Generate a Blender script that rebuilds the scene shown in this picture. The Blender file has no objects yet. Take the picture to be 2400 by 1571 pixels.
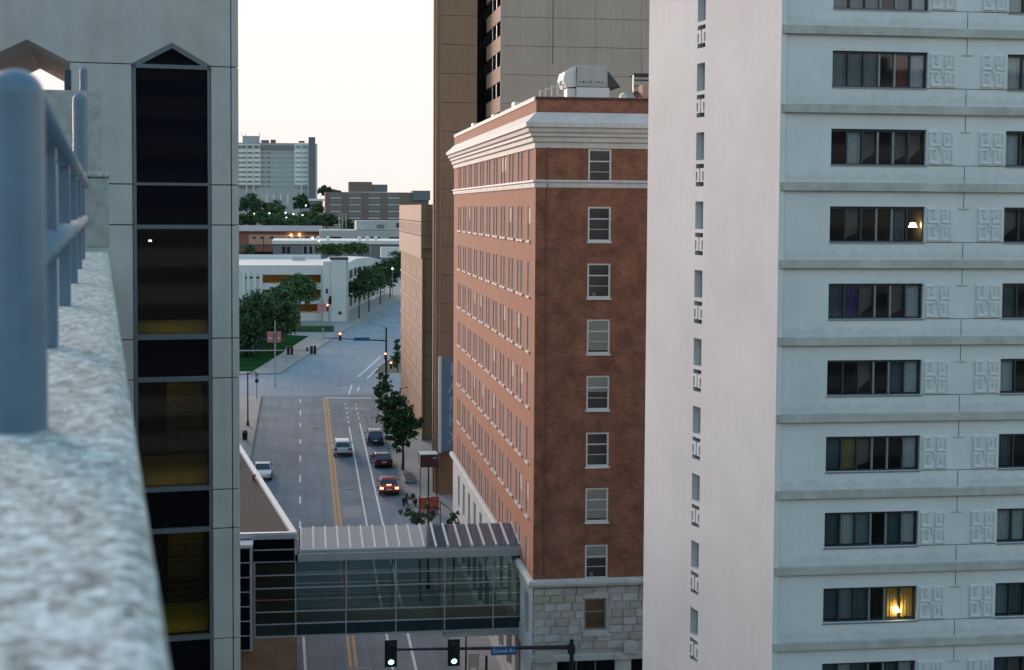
import bpy, math, random
from mathutils import Vector, Matrix
random.seed(7)
R = math.radians
scene = bpy.context.scene
COL = scene.collection

# ------------------------------------------------------------------ camera
FPX, CXP, PITCH, YAW, ROLL = 3470.0, 1200.0, R(3.0), R(8.1), 0.006
CYP = 490 + FPX * math.tan(PITCH)
CAM = Vector((0, 0, 31.5))
FW = Vector((math.sin(YAW) * math.cos(PITCH), math.cos(YAW) * math.cos(PITCH), -math.sin(PITCH)))
RT0 = Vector((math.cos(YAW), -math.sin(YAW), 0))
UP0 = RT0.cross(FW)
RT = RT0 * math.cos(ROLL) + UP0 * math.sin(ROLL)
UP = UP0 * math.cos(ROLL) - RT0 * math.sin(ROLL)
cd = bpy.data.cameras.new('camera')
cam = bpy.data.objects.new('camera', cd)
COL.objects.link(cam)
mw = Matrix((RT, UP, -FW)).transposed().to_4x4()
mw.translation = CAM
cam.matrix_world = mw
cd.sensor_fit = 'HORIZONTAL'
cd.sensor_width = 36.0
cd.lens = FPX / 2400 * 36
cd.shift_y = (CYP - 785.5) / 2400
cd.clip_start = 0.1
cd.clip_end = 9000
cd.dof.use_dof = True
cd.dof.focus_distance = 85
cd.dof.aperture_fstop = 6.0
scene.camera = cam

# ------------------------------------------------------------------ light
SUN_AZ = R(-20)      # from +Y, negative = to the left of the street
SUN_EL = R(6)
SKY_STRENGTH, SUN_STRENGTH, EXPOSURE = 0.15, 0.85, 2.6
w = bpy.data.worlds.new('World')
scene.world = w
w.use_nodes = True
nt = w.node_tree
bg = nt.nodes['Background']
sky = nt.nodes.new('ShaderNodeTexSky')
sky.sky_type = 'NISHITA'
sky.sun_disc = False
sky.sun_elevation = SUN_EL
sky.sun_rotation = SUN_AZ
sky.air_density = 1.0
sky.dust_density = 2.0
sky.ozone_density = 2.3
# a thin bright evening veil: the glow flattens out instead of burning up towards the sun
hs_ = nt.nodes.new('ShaderNodeHueSaturation'); hs_.inputs['Saturation'].default_value = 1.0
nt.links.new(sky.outputs[0], hs_.inputs['Color'])
spx = nt.nodes.new('ShaderNodeSeparateColor'); cbx = nt.nodes.new('ShaderNodeCombineColor')
nt.links.new(hs_.outputs[0], spx.inputs[0])
KK = SKY_STRENGTH * 2 ** EXPOSURE
for ch, lim in enumerate((1.16, 1.03, 0.99)):
    def mth(op, a, b_=None):
        q = nt.nodes.new('ShaderNodeMath'); q.operation = op
        for ix, v in enumerate((a, b_)):
            if v is None: continue
            if isinstance(v, (int, float)): q.inputs[ix].default_value = v
            else: nt.links.new(v, q.inputs[ix])
        return q.outputs[0]
    x_ = spx.outputs[ch]
    r_ = mth('POWER', mth('MULTIPLY', x_, KK / lim), 4.0)
    nt.links.new(mth('DIVIDE', x_, mth('POWER', mth('ADD', r_, 1.0), 0.25)), cbx.inputs[ch])
# rosy belt low over the horizon, all the way round
gm = nt.nodes.new('ShaderNodeTexCoord'); sz_ = nt.nodes.new('ShaderNodeSeparateXYZ'); nt.links.new(gm.outputs['Generated'], sz_.inputs[0])
mr_ = nt.nodes.new('ShaderNodeMapRange'); mr_.inputs['From Min'].default_value = 0.0; mr_.inputs['From Max'].default_value = 0.13
mr_.inputs['To Min'].default_value = 1.0; mr_.inputs['To Max'].default_value = 0.0; nt.links.new(sz_.outputs[2], mr_.inputs['Value'])
rose = nt.nodes.new('ShaderNodeMix'); rose.data_type = 'RGBA'; rose.blend_type = 'MULTIPLY'
nt.links.new(mr_.outputs[0], rose.inputs[0]); nt.links.new(cbx.outputs[0], rose.inputs[6]); rose.inputs[7].default_value = (1.0, .91, .92, 1)
nt.links.new(rose.outputs[2], bg.inputs[0])
bg.inputs[1].default_value = SKY_STRENGTH
sd = bpy.data.lights.new('sun', 'SUN')
sd.energy = SUN_STRENGTH
sd.angle = R(30)
sd.color = (1.0, 0.76, 0.65)
sun = bpy.data.objects.new('sun', sd)
COL.objects.link(sun)
sdir = Vector((math.sin(SUN_AZ) * math.cos(SUN_EL), math.cos(SUN_AZ) * math.cos(SUN_EL), math.sin(SUN_EL)))
sun.rotation_euler = (-sdir).to_track_quat('-Z', 'Y').to_euler()
sun.location = (0, 0, 80)
scene.view_settings.view_transform = 'Standard'
scene.view_settings.look = 'None'
scene.view_settings.exposure = EXPOSURE
scene.view_settings.gamma = 1
scene.render.engine = 'CYCLES'
scene.cycles.max_bounces = 6
scene.cycles.transparent_max_bounces = 12
scene.cycles.use_denoising = True

# ------------------------------------------------------------------ pixel helpers (source photo pixels -> points in the place)
SL = 0.0288          # the street climbs
PROFILE = [(-400, -11.5), (0, 0), (420, 12.1), (600, 16), (900, 26), (1500, 31), (5000, 34)]
def gz(y):
    for (a, za), (b, zb) in zip(PROFILE, PROFILE[1:]):
        if y <= b:
            return za + (zb - za) * (y - a) / (b - a)
    return PROFILE[-1][1]
def ray(px, py):
    return FW + RT * ((px - CXP) / FPX) - UP * ((py - CYP) / FPX)
def at(px, py, Y):
    r = ray(px, py); return CAM + r * (Y / r.y)
def atX(px, py, X):
    r = ray(px, py); return CAM + r * (X / r.x)
def atZ(px, py, Z):
    r = ray(px, py); return CAM + r * ((Z - CAM.z) / r.z)
def gp(px, py):
    r = ray(px, py); t = CAM.z / (SL * r.y - r.z); return CAM + r * t
def onplane(px, py, o, rot):
    r = ray(px, py)
    n = Vector((-math.sin(rot), math.cos(rot), 0))
    t = (Vector(o) - CAM).dot(n) / r.dot(n)
    p = CAM + r * t
    d = p - Vector(o)
    return d.x * math.cos(rot) + d.y * math.sin(rot), p.z

# ------------------------------------------------------------------ materials
MATS = {}
def mat(name, col, rough=0.8, var=0.0, vscale=1.0, col2=None, bump=0.0, bscale=20.0, metal=0.0, spec=0.5, emit=None, estr=0.0,
        streak=0.0, island=0.0, ystreak=0.0, stint=None):
    if name in MATS:
        return MATS[name]
    m = bpy.data.materials.new(name)
    m.use_nodes = True
    n = m.node_tree.nodes; l = m.node_tree.links
    b = n['Principled BSDF']
    b.inputs['Base Color'].default_value = (*col, 1)
    b.inputs['Roughness'].default_value = rough
    b.inputs['Metallic'].default_value = metal
    b.inputs['Specular IOR Level'].default_value = spec
    if stint: b.inputs['Specular Tint'].default_value = (*stint, 1)
    if emit:
        b.inputs['Emission Color'].default_value = (*emit, 1)
        b.inputs['Emission Strength'].default_value = estr
    tc = n.new('ShaderNodeTexCoord')
    src = None
    if var or col2:
        nz = n.new('ShaderNodeTexNoise'); nz.inputs['Scale'].default_value = vscale
        nz.inputs['Detail'].default_value = 7; nz.inputs['Roughness'].default_value = 0.65
        l.new(tc.outputs['Object'], nz.inputs['Vector'])
        rp = n.new('ShaderNodeMapRange')
        rp.inputs['From Min'].default_value = 0.3; rp.inputs['From Max'].default_value = 0.7
        l.new(nz.outputs[0], rp.inputs['Value'])
        mx = n.new('ShaderNodeMix'); mx.data_type = 'RGBA'
        c2 = col2 or tuple(c * (1 - var) for c in col)
        mx.inputs[6].default_value = (*[min(1, c * (1 + var * 0.4)) for c in col], 1)
        mx.inputs[7].default_value = (*c2, 1)
        l.new(rp.outputs[0], mx.inputs[0])
        src = mx.outputs[2]
    if streak or ystreak:
        mp = n.new('ShaderNodeMapping'); mp.inputs['Scale'].default_value = (2.2, 2.2, 0.09) if streak else (1.1, .03, 1)
        l.new(tc.outputs['Object'], mp.inputs['Vector'])
        ns = n.new('ShaderNodeTexNoise'); ns.inputs['Scale'].default_value = 1.6; ns.inputs['Detail'].default_value = 5
        l.new(mp.outputs[0], ns.inputs['Vector'])
        r2 = n.new('ShaderNodeMapRange'); r2.inputs['From Min'].default_value = 0.42; r2.inputs['From Max'].default_value = 0.75
        r2.inputs['To Min'].default_value = 1.0; r2.inputs['To Max'].default_value = 1 - (streak or ystreak)
        l.new(ns.outputs[0], r2.inputs['Value'])
        m2 = n.new('ShaderNodeMix'); m2.data_type = 'RGBA'; m2.blend_type = 'MULTIPLY'; m2.inputs[0].default_value = 1
        if src: l.new(src, m2.inputs[6])
        else: m2.inputs[6].default_value = (*col, 1)
        l.new(r2.outputs[0], m2.inputs[7])
        src = m2.outputs[2]
    if island:
        g = n.new('ShaderNodeNewGeometry')
        hs = n.new('ShaderNodeHueSaturation')
        r3 = n.new('ShaderNodeMapRange'); r3.inputs['To Min'].default_value = 1 - island; r3.inputs['To Max'].default_value = 1 + island
        l.new(g.outputs['Random Per Island'], r3.inputs['Value'])
        l.new(r3.outputs[0], hs.inputs['Value'])
        if src: l.new(src, hs.inputs['Color'])
        else: hs.inputs['Color'].default_value = (*col, 1)
        src = hs.outputs[0]
    if src: l.new(src, b.inputs['Base Color'])
    if bump:
        nb = n.new('ShaderNodeTexNoise'); nb.inputs['Scale'].default_value = bscale; nb.inputs['Detail'].default_value = 6
        l.new(tc.outputs['Object'], nb.inputs['Vector'])
        bp = n.new('ShaderNodeBump'); bp.inputs['Strength'].default_value = bump; bp.inputs['Distance'].default_value = 0.02
        l.new(nb.outputs[0], bp.inputs['Height']); l.new(bp.outputs[0], b.inputs['Normal'])
    MATS[name] = m
    return m

def brick_mat(name, c1, c2, mortar, axis='x', sc=1.0, stain=0.35):
    m = bpy.data.materials.new(name); m.use_nodes = True
    n = m.node_tree.nodes; l = m.node_tree.links; b = n['Principled BSDF']
    tc = n.new('ShaderNodeTexCoord'); sp = n.new('ShaderNodeSeparateXYZ'); cb = n.new('ShaderNodeCombineXYZ')
    l.new(tc.outputs['Object'], sp.inputs[0])
    l.new(sp.outputs[0 if axis == 'x' else 1], cb.inputs[0]); l.new(sp.outputs[2], cb.inputs[1])
    bt = n.new('ShaderNodeTexBrick'); l.new(cb.outputs[0], bt.inputs['Vector'])
    bt.inputs['Color1'].default_value = (*c1, 1); bt.inputs['Color2'].default_value = (*c2, 1); bt.inputs['Mortar'].default_value = (*mortar, 1)
    bt.inputs['Scale'].default_value = sc; bt.inputs['Brick Width'].default_value = 0.22; bt.inputs['Row Height'].default_value = 0.075
    bt.inputs['Mortar Size'].default_value = 0.008; bt.inputs['Bias'].default_value = -0.2
    nz = n.new('ShaderNodeTexNoise'); nz.inputs['Scale'].default_value = 0.9; nz.inputs['Detail'].default_value = 9; nz.inputs['Roughness'].default_value = 0.7
    l.new(tc.outputs['Object'], nz.inputs['Vector'])
    mr = n.new('ShaderNodeMapRange'); mr.inputs['From Min'].default_value = 0.32; mr.inputs['From Max'].default_value = 0.68
    mr.inputs['To Min'].default_value = 1 - stain; mr.inputs['To Max'].default_value = 1 + stain
    l.new(nz.outputs[0], mr.inputs['Value'])
    mx = n.new('ShaderNodeMix'); mx.data_type = 'RGBA'; mx.blend_type = 'MULTIPLY'; mx.inputs[0].default_value = 1
    l.new(bt.outputs[0], mx.inputs[6]); l.new(mr.outputs[0], mx.inputs[7])
    n2 = n.new('ShaderNodeTexNoise'); n2.inputs['Scale'].default_value = 2.3; n2.inputs['Detail'].default_value = 8; n2.inputs['Roughness'].default_value = 0.75
    l.new(tc.outputs['Object'], n2.inputs['Vector'])
    r2 = n.new('ShaderNodeMapRange'); r2.inputs['From Min'].default_value = 0.60; r2.inputs['From Max'].default_value = 0.78; r2.inputs['To Max'].default_value = 0.45
    l.new(n2.outputs[0], r2.inputs['Value'])
    m3 = n.new('ShaderNodeMix'); m3.data_type = 'RGBA'
    l.new(r2.outputs[0], m3.inputs[0]); l.new(mx.outputs[2], m3.inputs[6]); m3.inputs[7].default_value = (*[min(1, c * 2.0 + 0.03) for c in c1], 1)
    l.new(m3.outputs[2], b.inputs['Base Color'])
    b.inputs['Roughness'].default_value = 0.88
    bp = n.new('ShaderNodeBump'); bp.inputs['Strength'].default_value = 0.5; bp.inputs['Distance'].default_value = 0.01
    l.new(bt.outputs['Fac'], bp.inputs['Height']); bp.invert = True; l.new(bp.outputs[0], b.inputs['Normal'])
    MATS[name] = m
    return m

def glass_mat(name, tint, refl=1.5, rough=0.03):
    m = bpy.data.materials.new(name); m.use_nodes = True
    n = m.node_tree.nodes; l = m.node_tree.links
    n.remove(n['Principled BSDF'])
    tr = n.new('ShaderNodeBsdfTransparent'); tr.inputs[0].default_value = (*tint, 1)
    gl = n.new('ShaderNodeBsdfGlossy'); gl.inputs['Roughness'].default_value = rough; gl.inputs[0].default_value = (.95, .97, 1, 1)
    fr = n.new('ShaderNodeFresnel'); fr.inputs[0].default_value = refl
    mx = n.new('ShaderNodeMixShader')
    l.new(fr.outputs[0], mx.inputs[0]); l.new(tr.outputs[0], mx.inputs[1]); l.new(gl.outputs[0], mx.inputs[2])
    l.new(mx.outputs[0], n['Material Output'].inputs['Surface'])
    MATS[name] = m
    return m

mat('panel_concrete', (.50, .475, .475), .85, var=.16, vscale=.8, bump=.25, bscale=30, streak=.09)
mat('joint_dark', (.06, .065, .065), .9)
mat('tunnel_tan', (.55, .53, .51), .85, var=.12, vscale=.7)
mat('steel_blue', (.13, .205, .29), .32, var=.18, vscale=9, spec=.6, bump=.05, bscale=120)
mat('aggregate', (.60, .61, .60), .85, var=.5, vscale=38, bump=.9, bscale=45, col2=(.20, .205, .20))
mat('aggregate_smooth', (.42, .43, .42), .85, var=.25, vscale=14, bump=.4, bscale=60)
mat('frame_grey', (.13, .15, .175), .5, metal=.3, var=.1)
mat('glass_black', (.004, .005, .009), .04, spec=.12)
mat('city_dark', (.05, .06, .075), .7, var=.2, vscale=.05)  # kept dark so the added unseen blocks reflect dark in windows
mat('frame_lilac', (.48, .41, .40), .9, spec=0)
mat('podium_brick', (.30, .17, .11), .9, var=.25, vscale=1.5, bump=.3)
glass_mat('glass_tint', (.42, .45, .45), 1.5)
glass_mat('glass_green', (.62, .70, .70), 1.5)
glass_mat('glass_clear', (.88, .90, .92), 1.45)
mat('roof_glass', (.045, .08, .12), .06, spec=.9, stint=(.62, .82, 1))  # blue of the reflected sky put into base and specular tint
mat('room_dark', (.012, .011, .008), .9)
mat('room_yellow', (.45, .36, .03), .8, var=.15, vscale=2)
brick_mat('room_brick', (.24, .18, .05), (.17, .09, .03), (.36, .29, .10), sc=.5)
mat('white_paint', (.79, .79, .81), .75, var=.10, vscale=.35, streak=.045, bump=.08, bscale=12)
mat('white_wall', (.69, .70, .72), .75, var=.13, vscale=.2, streak=.03, bump=.06, bscale=8)  # same paint as the facade, darkened in colour to temper its sunset light
mat('ledge_concrete', (.58, .565, .53), .85, var=.25, vscale=1.1, streak=.12, bump=.2)
mat('relief', (.76, .76, .78), .8, var=.10, vscale=1.5)
mat('window_frame_dark', (.05, .065, .08), .5, metal=.4)
mat('window_frame_grey', (.26, .28, .30), .5, metal=.4)
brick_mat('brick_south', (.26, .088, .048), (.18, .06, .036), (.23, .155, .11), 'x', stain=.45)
brick_mat('brick_west', (.37, .122, .055), (.31, .098, .045), (.31, .16, .09), 'y', stain=.15)  # same brick as the south wall, sunset light put into a brighter colour
mat('brick_dark', (.10, .045, .04), .9, var=.3, vscale=3)
mat('stone', (.47, .45, .43), .85, var=.22, vscale=1.8, bump=.5, bscale=9)
mat('stone_light', (.55, .54, .52), .85, var=.2, vscale=1.8, bump=.5, bscale=9)
mat('stone_tan', (.45, .40, .35), .85, var=.22, vscale=1.8, bump=.5, bscale=9)
mat('cornice', (.60, .58, .55), .7, var=.12, vscale=1.2, streak=.12)
mat('cornice_grey', (.42, .43, .41), .8, var=.18, vscale=1.5)
mat('trim_white', (.66, .66, .66), .6, var=.06)
mat('blind', (.62, .63, .58), .8, var=.05)
mat('blind_cream', (.60, .60, .50), .8, var=.05)
mat('pane_west', (.40, .315, .315), .45, spec=.0)  # reflected sunset sky put into a flat lilac pane colour
mat('tan_panel', (.265, .155, .09), .85, var=.12, vscale=.3, streak=.1)
mat('tan_light', (.36, .225, .15), .8, var=.1, vscale=.3)
mat('brown_panel', (.31, .185, .12), .85, var=.15, vscale=.25, streak=.12)
mat('grey_panel', (.49, .39, .33), .85, var=.12, vscale=.15, streak=.1)
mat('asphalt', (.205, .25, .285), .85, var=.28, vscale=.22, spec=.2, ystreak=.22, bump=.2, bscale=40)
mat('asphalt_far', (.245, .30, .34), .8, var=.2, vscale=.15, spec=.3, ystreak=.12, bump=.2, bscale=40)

def pebble_mat(name):
    m = bpy.data.materials.new(name); m.use_nodes = True
    n = m.node_tree.nodes; l = m.node_tree.links; b = n['Principled BSDF']; b.inputs['Roughness'].default_value = .8
    tc = n.new('ShaderNodeTexCoord')
    nz = n.new('ShaderNodeTexNoise'); nz.inputs['Scale'].default_value = 30; l.new(tc.outputs['Object'], nz.inputs['Vector'])
    mxv = n.new('ShaderNodeMix'); mxv.data_type = 'VECTOR'; mxv.inputs[0].default_value = .025
    l.new(tc.outputs['Object'], mxv.inputs[4]); l.new(nz.outputs['Color'], mxv.inputs[5])
    outs = []
    for sc_ in (62, 140):
        v = n.new('ShaderNodeTexVoronoi'); v.inputs['Scale'].default_value = sc_; l.new(mxv.outputs[1], v.inputs['Vector'])
        s = n.new('ShaderNodeSeparateColor'); l.new(v.outputs['Color'], s.inputs[0]); outs.append((v, s))
    ad = n.new('ShaderNodeMath'); ad.operation = 'MULTIPLY_ADD'; ad.inputs[1].default_value = .62
    l.new(outs[0][1].outputs[0], ad.inputs[0])
    m2 = n.new('ShaderNodeMath'); m2.operation = 'MULTIPLY'; m2.inputs[1].default_value = .38; l.new(outs[1][1].outputs[1], m2.inputs[0]); l.new(m2.outputs[0], ad.inputs[2])
    rp = n.new('ShaderNodeValToRGB'); e = rp.color_ramp.elements
    e[0].position = .08; e[0].color = (.12, .125, .115, 1); e[1].position = .82; e[1].color = (.80, .80, .77, 1)
    k = e.new(.32); k.color = (.31, .31, .285, 1); k = e.new(.55); k.color = (.49, .49, .46, 1)
    l.new(ad.outputs[0], rp.inputs[0]); l.new(rp.outputs[0], b.inputs['Base Color'])
    bp = n.new('ShaderNodeBump'); bp.inputs['Strength'].default_value = .2; bp.inputs['Distance'].default_value = .003
    l.new(outs[0][0].outputs['Distance'], bp.inputs['Height']); bp.invert = True; l.new(bp.outputs[0], b.inputs['Normal'])
    MATS[name] = m
pebble_mat('pebbles')
mat('asphalt_patch', (.165, .20, .23), .7, var=.2, vscale=.8)
mat('pavement', (.31, .30, .285), .85, var=.22, vscale=.5, bump=.2)
mat('pavement_brown', (.22, .15, .11), .85, var=.3, vscale=2.0, bump=.2)
mat('kerb', (.27, .265, .255), .85, var=.2, vscale=1)
mat('paint_white', (.72, .73, .74), .7, var=.22, vscale=3)
mat('paint_yellow', (.46, .26, .085), .7, var=.25, vscale=3)
mat('paint_yellow_worn', (.34, .21, .09), .8, var=.35, vscale=2)
mat('ground_earth', (.055, .075, .045), .95, var=.3, vscale=.02)
mat('grass', (.020, .062, .022), 1.0, spec=0, var=.35, vscale=.8, bump=.6, bscale=25)
mat('leaf', (.075, .14, .058), .75, island=.5, spec=.3)
mat('leaf_dark', (.052, .105, .052), .75, island=.5, spec=.3)
mat('leaf_pale', (.095, .145, .08), .75, island=.45, spec=.3)
mat('bark', (.07, .055, .045), .9, var=.3, vscale=6, bump=.5)
mat('black_metal', (.02, .022, .025), .5, metal=.3)
mat('grey_metal', (.30, .31, .32), .45, metal=.5, var=.1)
mat('pole_pale', (.45, .47, .46), .5, metal=.2)
mat('gravel_brown', (.042, .032, .03), .95, var=.5, vscale=6, bump=.7, bscale=40)
mat('coping_white', (.68, .67, .65), .6, var=.1)
mat('alu', (.48, .50, .52), .4, metal=.5, var=.1)
mat('roof_white', (.62, .60, .56), .8, var=.12, vscale=.06)
mat('garage_white', (.62, .63, .63), .8, var=.08, vscale=.2)
mat('amber_wall', (.27, .18, .06), .8, var=.2, vscale=.4)
mat('hospital_white', (.78, .79, .80), .8, var=.06)  # paled so that distance haze sits in the colour
mat('hospital_grey', (.42, .44, .46), .7, var=.15, vscale=.06)  # lightened too, with the far haze put into the grey
mat('hospital_glass', (.17, .19, .21), .3)
mat('far_brown', (.20, .155, .145), .9, var=.12, vscale=.1)
mat('far_red', (.27, .10, .09), .9, var=.15, vscale=.2)
mat('far_peach', (.50, .30, .23), .9, var=.1, vscale=.2)
mat('far_grey', (.17, .175, .20), .8, var=.1, vscale=.2)
mat('far_roof', (.20, .21, .24), .7, var=.15, vscale=.1)
mat('far_pale', (.45, .46, .46), .85, var=.1, vscale=.1)
mat('tyre', (.015, .015, .016), .8)
mat('chrome', (.5, .5, .52), .25, metal=.9)
mat('car_glass', (.01, .012, .014), .05, spec=.8)
mat('car_white', (.72, .73, .75), .25, spec=.6)
mat('car_blue', (.025, .07, .16), .25, spec=.6)
mat('car_maroon', (.10, .012, .018), .25, spec=.6)
mat('car_orange', (.42, .075, .045), .28, spec=.6)
mat('plate', (.7, .7, .72), .5)
mat('tail_off', (.16, .01, .01), .3)
mat('tail_on', (.5, .05, .03), .4, emit=(1, .16, .07), estr=2.2)
mat('lamp_red', (.5, .03, .02), .4, emit=(1, .12, .05), estr=3.5)
mat('lamp_green', (.02, .5, .35), .4, emit=(.25, 1, .70), estr=2.2)
mat('lens_off', (.02, .018, .015), .3)
mat('lamp_warm', (.9, .7, .4), .5, emit=(1, .62, .22), estr=7)
mat('lamp_white', (.9, .9, .9), .5, emit=(1, .95, .85), estr=3)
mat('lamp_cool', (.9, .9, .9), .5, emit=(.7, 1, .95), estr=1.0)
mat('fill_tube', (.9, .8, .5), .5, emit=(1, .80, .22), estr=1.6)
mat('amber_lamp', (.9, .7, .3), .5, emit=(1, .66, .2), estr=1.1)
mat('sign_blue', (.015, .10, .30), .5)
mat('banner_blue', (.13, .21, .30), .7, var=.06)
mat('banner_letter', (.30, .40, .50), .7)
mat('banner_pink', (.62, .22, .25), .7, var=.15, vscale=3)
mat('barrier_red', (.50, .09, .05), .6, var=.15, vscale=2)
mat('awning_maroon', (.075, .02, .03), .85)
mat('curtain_grey', (.34, .41, .46), .9, var=.15, vscale=3)
mat('curtain_pale', (.70, .78, .80), .9, var=.15, vscale=3)
mat('curtain_teal', (.13, .20, .23), .9, var=.15, vscale=3)
mat('curtain_red', (.24, .05, .025), .9, var=.2, vscale=3)
mat('curtain_purple', (.10, .09, .30), .9, var=.2, vscale=3)
mat('curtain_brown', (.24, .21, .19), .9, var=.2, vscale=3)
mat('curtain_yellow', (.40, .33, .12), .9, var=.2, vscale=3)
mat('room_black', (.012, .013, .016), .9)
mat('rust', (.20, .10, .08), .8, var=.2)

# ------------------------------------------------------------------ mesh helpers
class MB:
    def __init__(s): s.v = []; s.f = []
    def quad(s, a, b, c, d):
        i = len(s.v); s.v += [tuple(a), tuple(b), tuple(c), tuple(d)]; s.f.append((i, i + 1, i + 2, i + 3)); return s
    def box(s, x0, x1, y0, y1, z0, z1):
        i = len(s.v)
        s.v += [(x0, y0, z0), (x1, y0, z0), (x1, y1, z0), (x0, y1, z0), (x0, y0, z1), (x1, y0, z1), (x1, y1, z1), (x0, y1, z1)]
        s.f += [tuple(i + k for k in q) for q in ((0, 3, 2, 1), (4, 5, 6, 7), (0, 1, 5, 4), (1, 2, 6, 5), (2, 3, 7, 6), (3, 0, 4, 7))]
        return s
    def prism(s, poly, a0, a1, axis='y'):
        # poly: (u, v) list; axis y -> (u, a, v); x -> (a, u, v); z -> (u, v, a)
        def P(u, v, a): return {'y': (u, a, v), 'x': (a, u, v), 'z': (u, v, a)}[axis]
        i = len(s.v); n = len(poly)
        s.v += [P(u, v, a0) for u, v in poly] + [P(u, v, a1) for u, v in poly]
        area = sum(poly[k][0] * poly[(k + 1) % n][1] - poly[(k + 1) % n][0] * poly[k][1] for k in range(n))
        flip = (area > 0) ^ (axis == 'y')
        f0 = list(range(i, i + n)); f1 = list(range(i + n, i + 2 * n))
        if a1 < a0: flip = not flip
        if flip: s.f += [tuple(f0[::-1]), tuple(f1)]
        else: s.f += [tuple(f0), tuple(f1[::-1])]
        for k in range(n):
            q = (i + k, i + (k + 1) % n, i + n + (k + 1) % n, i + n + k)
            s.f.append(q if flip else q[::-1])
        return s
    def cyl(s, p0, p1, r0, r1=None, n=10, caps=True):
        r1 = r0 if r1 is None else r1
        p0 = Vector(p0); p1 = Vector(p1); d = (p1 - p0).normalized()
        a = d.orthogonal().normalized(); b = d.cross(a)
        i = len(s.v)
        for p, r in ((p0, r0), (p1, r1)):
            for k in range(n):
                t = 2 * math.pi * k / n
                s.v.append(tuple(p + a * (r * math.cos(t)) + b * (r * math.sin(t))))
        for k in range(n):
            s.f.append((i + k, i + (k + 1) % n, i + n + (k + 1) % n, i + n + k))
        if caps: s.f += [tuple(range(i + n - 1, i - 1, -1)), tuple(range(i + n, i + 2 * n))]
        return s
    def tube(s, pts, r, n=8):
        for a, b in zip(pts, pts[1:]): s.cyl(a, b, r, r, n)
        return s
    def lathe(s, prof, c=(0, 0, 0), n=24):
        i = len(s.v); m = len(prof)
        for k in range(n):
            t = 2 * math.pi * k / n
            s.v += [(c[0] + r * math.cos(t), c[1] + r * math.sin(t), c[2] + z) for r, z in prof]
        for k in range(n):
            for j in range(m - 1):
                a = i + k * m + j; b = i + ((k + 1) % n) * m + j
                s.f.append((a, b, b + 1, a + 1))
        return s
    def mesh(s, name, m, smooth=False):
        me = bpy.data.meshes.new(name); me.from_pydata(s.v, [], s.f); me.update()
        me.materials.append(MATS[m])
        if smooth:
            me.polygons.foreach_set('use_smooth', [True] * len(me.polygons))
        return me
    def o(s, name, m, parent=None, loc=None, rot=0, smooth=False, bevel=0):
        return put(name, s.mesh(name, m, smooth), parent, loc, rot, bevel)

def put(name, me, parent=None, loc=None, rot=0, bevel=0, scale=None):
    ob = bpy.data.objects.new(name, me); COL.objects.link(ob)
    if parent is not None: ob.parent = parent
    if loc is not None: ob.location = loc
    if rot: ob.rotation_euler = (0, 0, rot) if not isinstance(rot, tuple) else rot
    if scale: ob.scale = scale
    if bevel:
        md = ob.modifiers.new('bevel', 'BEVEL'); md.width = bevel; md.segments = 2; md.limit_method = 'ANGLE'
    return ob
def T(name, label, cat, loc=(0, 0, 0), rot=0, group=None):
    e = bpy.data.objects.new(name, None); COL.objects.link(e)
    e.location = loc; e.rotation_euler = (0, 0, rot); e.empty_display_size = .3
    return tag(e, label, cat, group)
def tag(o, label, cat, group=None):
    o['label'] = label; o['category'] = cat
    if group: o['group'] = group
    return o
def struct(o): o['kind'] = 'structure'; return o
def stuff(o): o['kind'] = 'stuff'; return o
def copy_tree(o, parent=None):
    c = o.copy(); COL.objects.link(c); c.parent = parent
    for ch in o.children: copy_tree(ch, c)
    return c
def holes(m, x0, x1, z0, z1, hs, y=0.0, depth=.25, fx=None):
    """wall sheet facing -y with rectangular openings (x0,x1,z0,z1) and their reveals; fx maps (x,y,z) to the wanted axes"""
    fx = fx or (lambda p: p)
    xs = sorted({x0, x1, *[h[0] for h in hs], *[h[1] for h in hs]}); zs = sorted({z0, z1, *[h[2] for h in hs], *[h[3] for h in hs]})
    xs = [x for x in xs if x0 <= x <= x1]; zs = [z for z in zs if z0 <= z <= z1]
    for za, zb in zip(zs, zs[1:]):
        run = None
        for xa, xb in zip(xs, xs[1:]):
            cx, cz = (xa + xb) / 2, (za + zb) / 2
            hit = any(h[0] < cx < h[1] and h[2] < cz < h[3] for h in hs)
            if hit:
                if run is not None: m.quad(*[fx(p) for p in ((run, y, za), (xa, y, za), (xa, y, zb), (run, y, zb))]); run = None
            elif run is None: run = xa
        if run is not None: m.quad(*[fx(p) for p in ((run, y, za), (x1, y, za), (x1, y, zb), (run, y, zb))])
    for a, b, c, d in hs:
        y2 = y + depth
        for q in (((a, y, c), (a, y2, c), (a, y2, d), (a, y, d)), ((b, y, d), (b, y2, d), (b, y2, c), (b, y, c)),
                  ((a, y, d), (a, y2, d), (b, y2, d), (b, y, d)), ((a, y, c), (b, y, c), (b, y2, c), (a, y2, c))):
            m.quad(*[fx(p) for p in q])
    return m
def text_mesh(txt, size, m, depth=.01):
    cu = bpy.data.curves.new('lettering', 'FONT'); cu.body = txt; cu.size = size; cu.extrude = depth; cu.align_x = 'CENTER'; cu.align_y = 'CENTER'
    ob = bpy.data.objects.new('lettering', cu); COL.objects.link(ob)
    dg = bpy.context.evaluated_depsgraph_get()
    me = bpy.data.meshes.new_from_object(ob.evaluated_get(dg))
    me.materials.clear(); me.materials.append(MATS[m])
    bpy.data.objects.remove(ob); bpy.data.curves.remove(cu)
    return me

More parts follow.
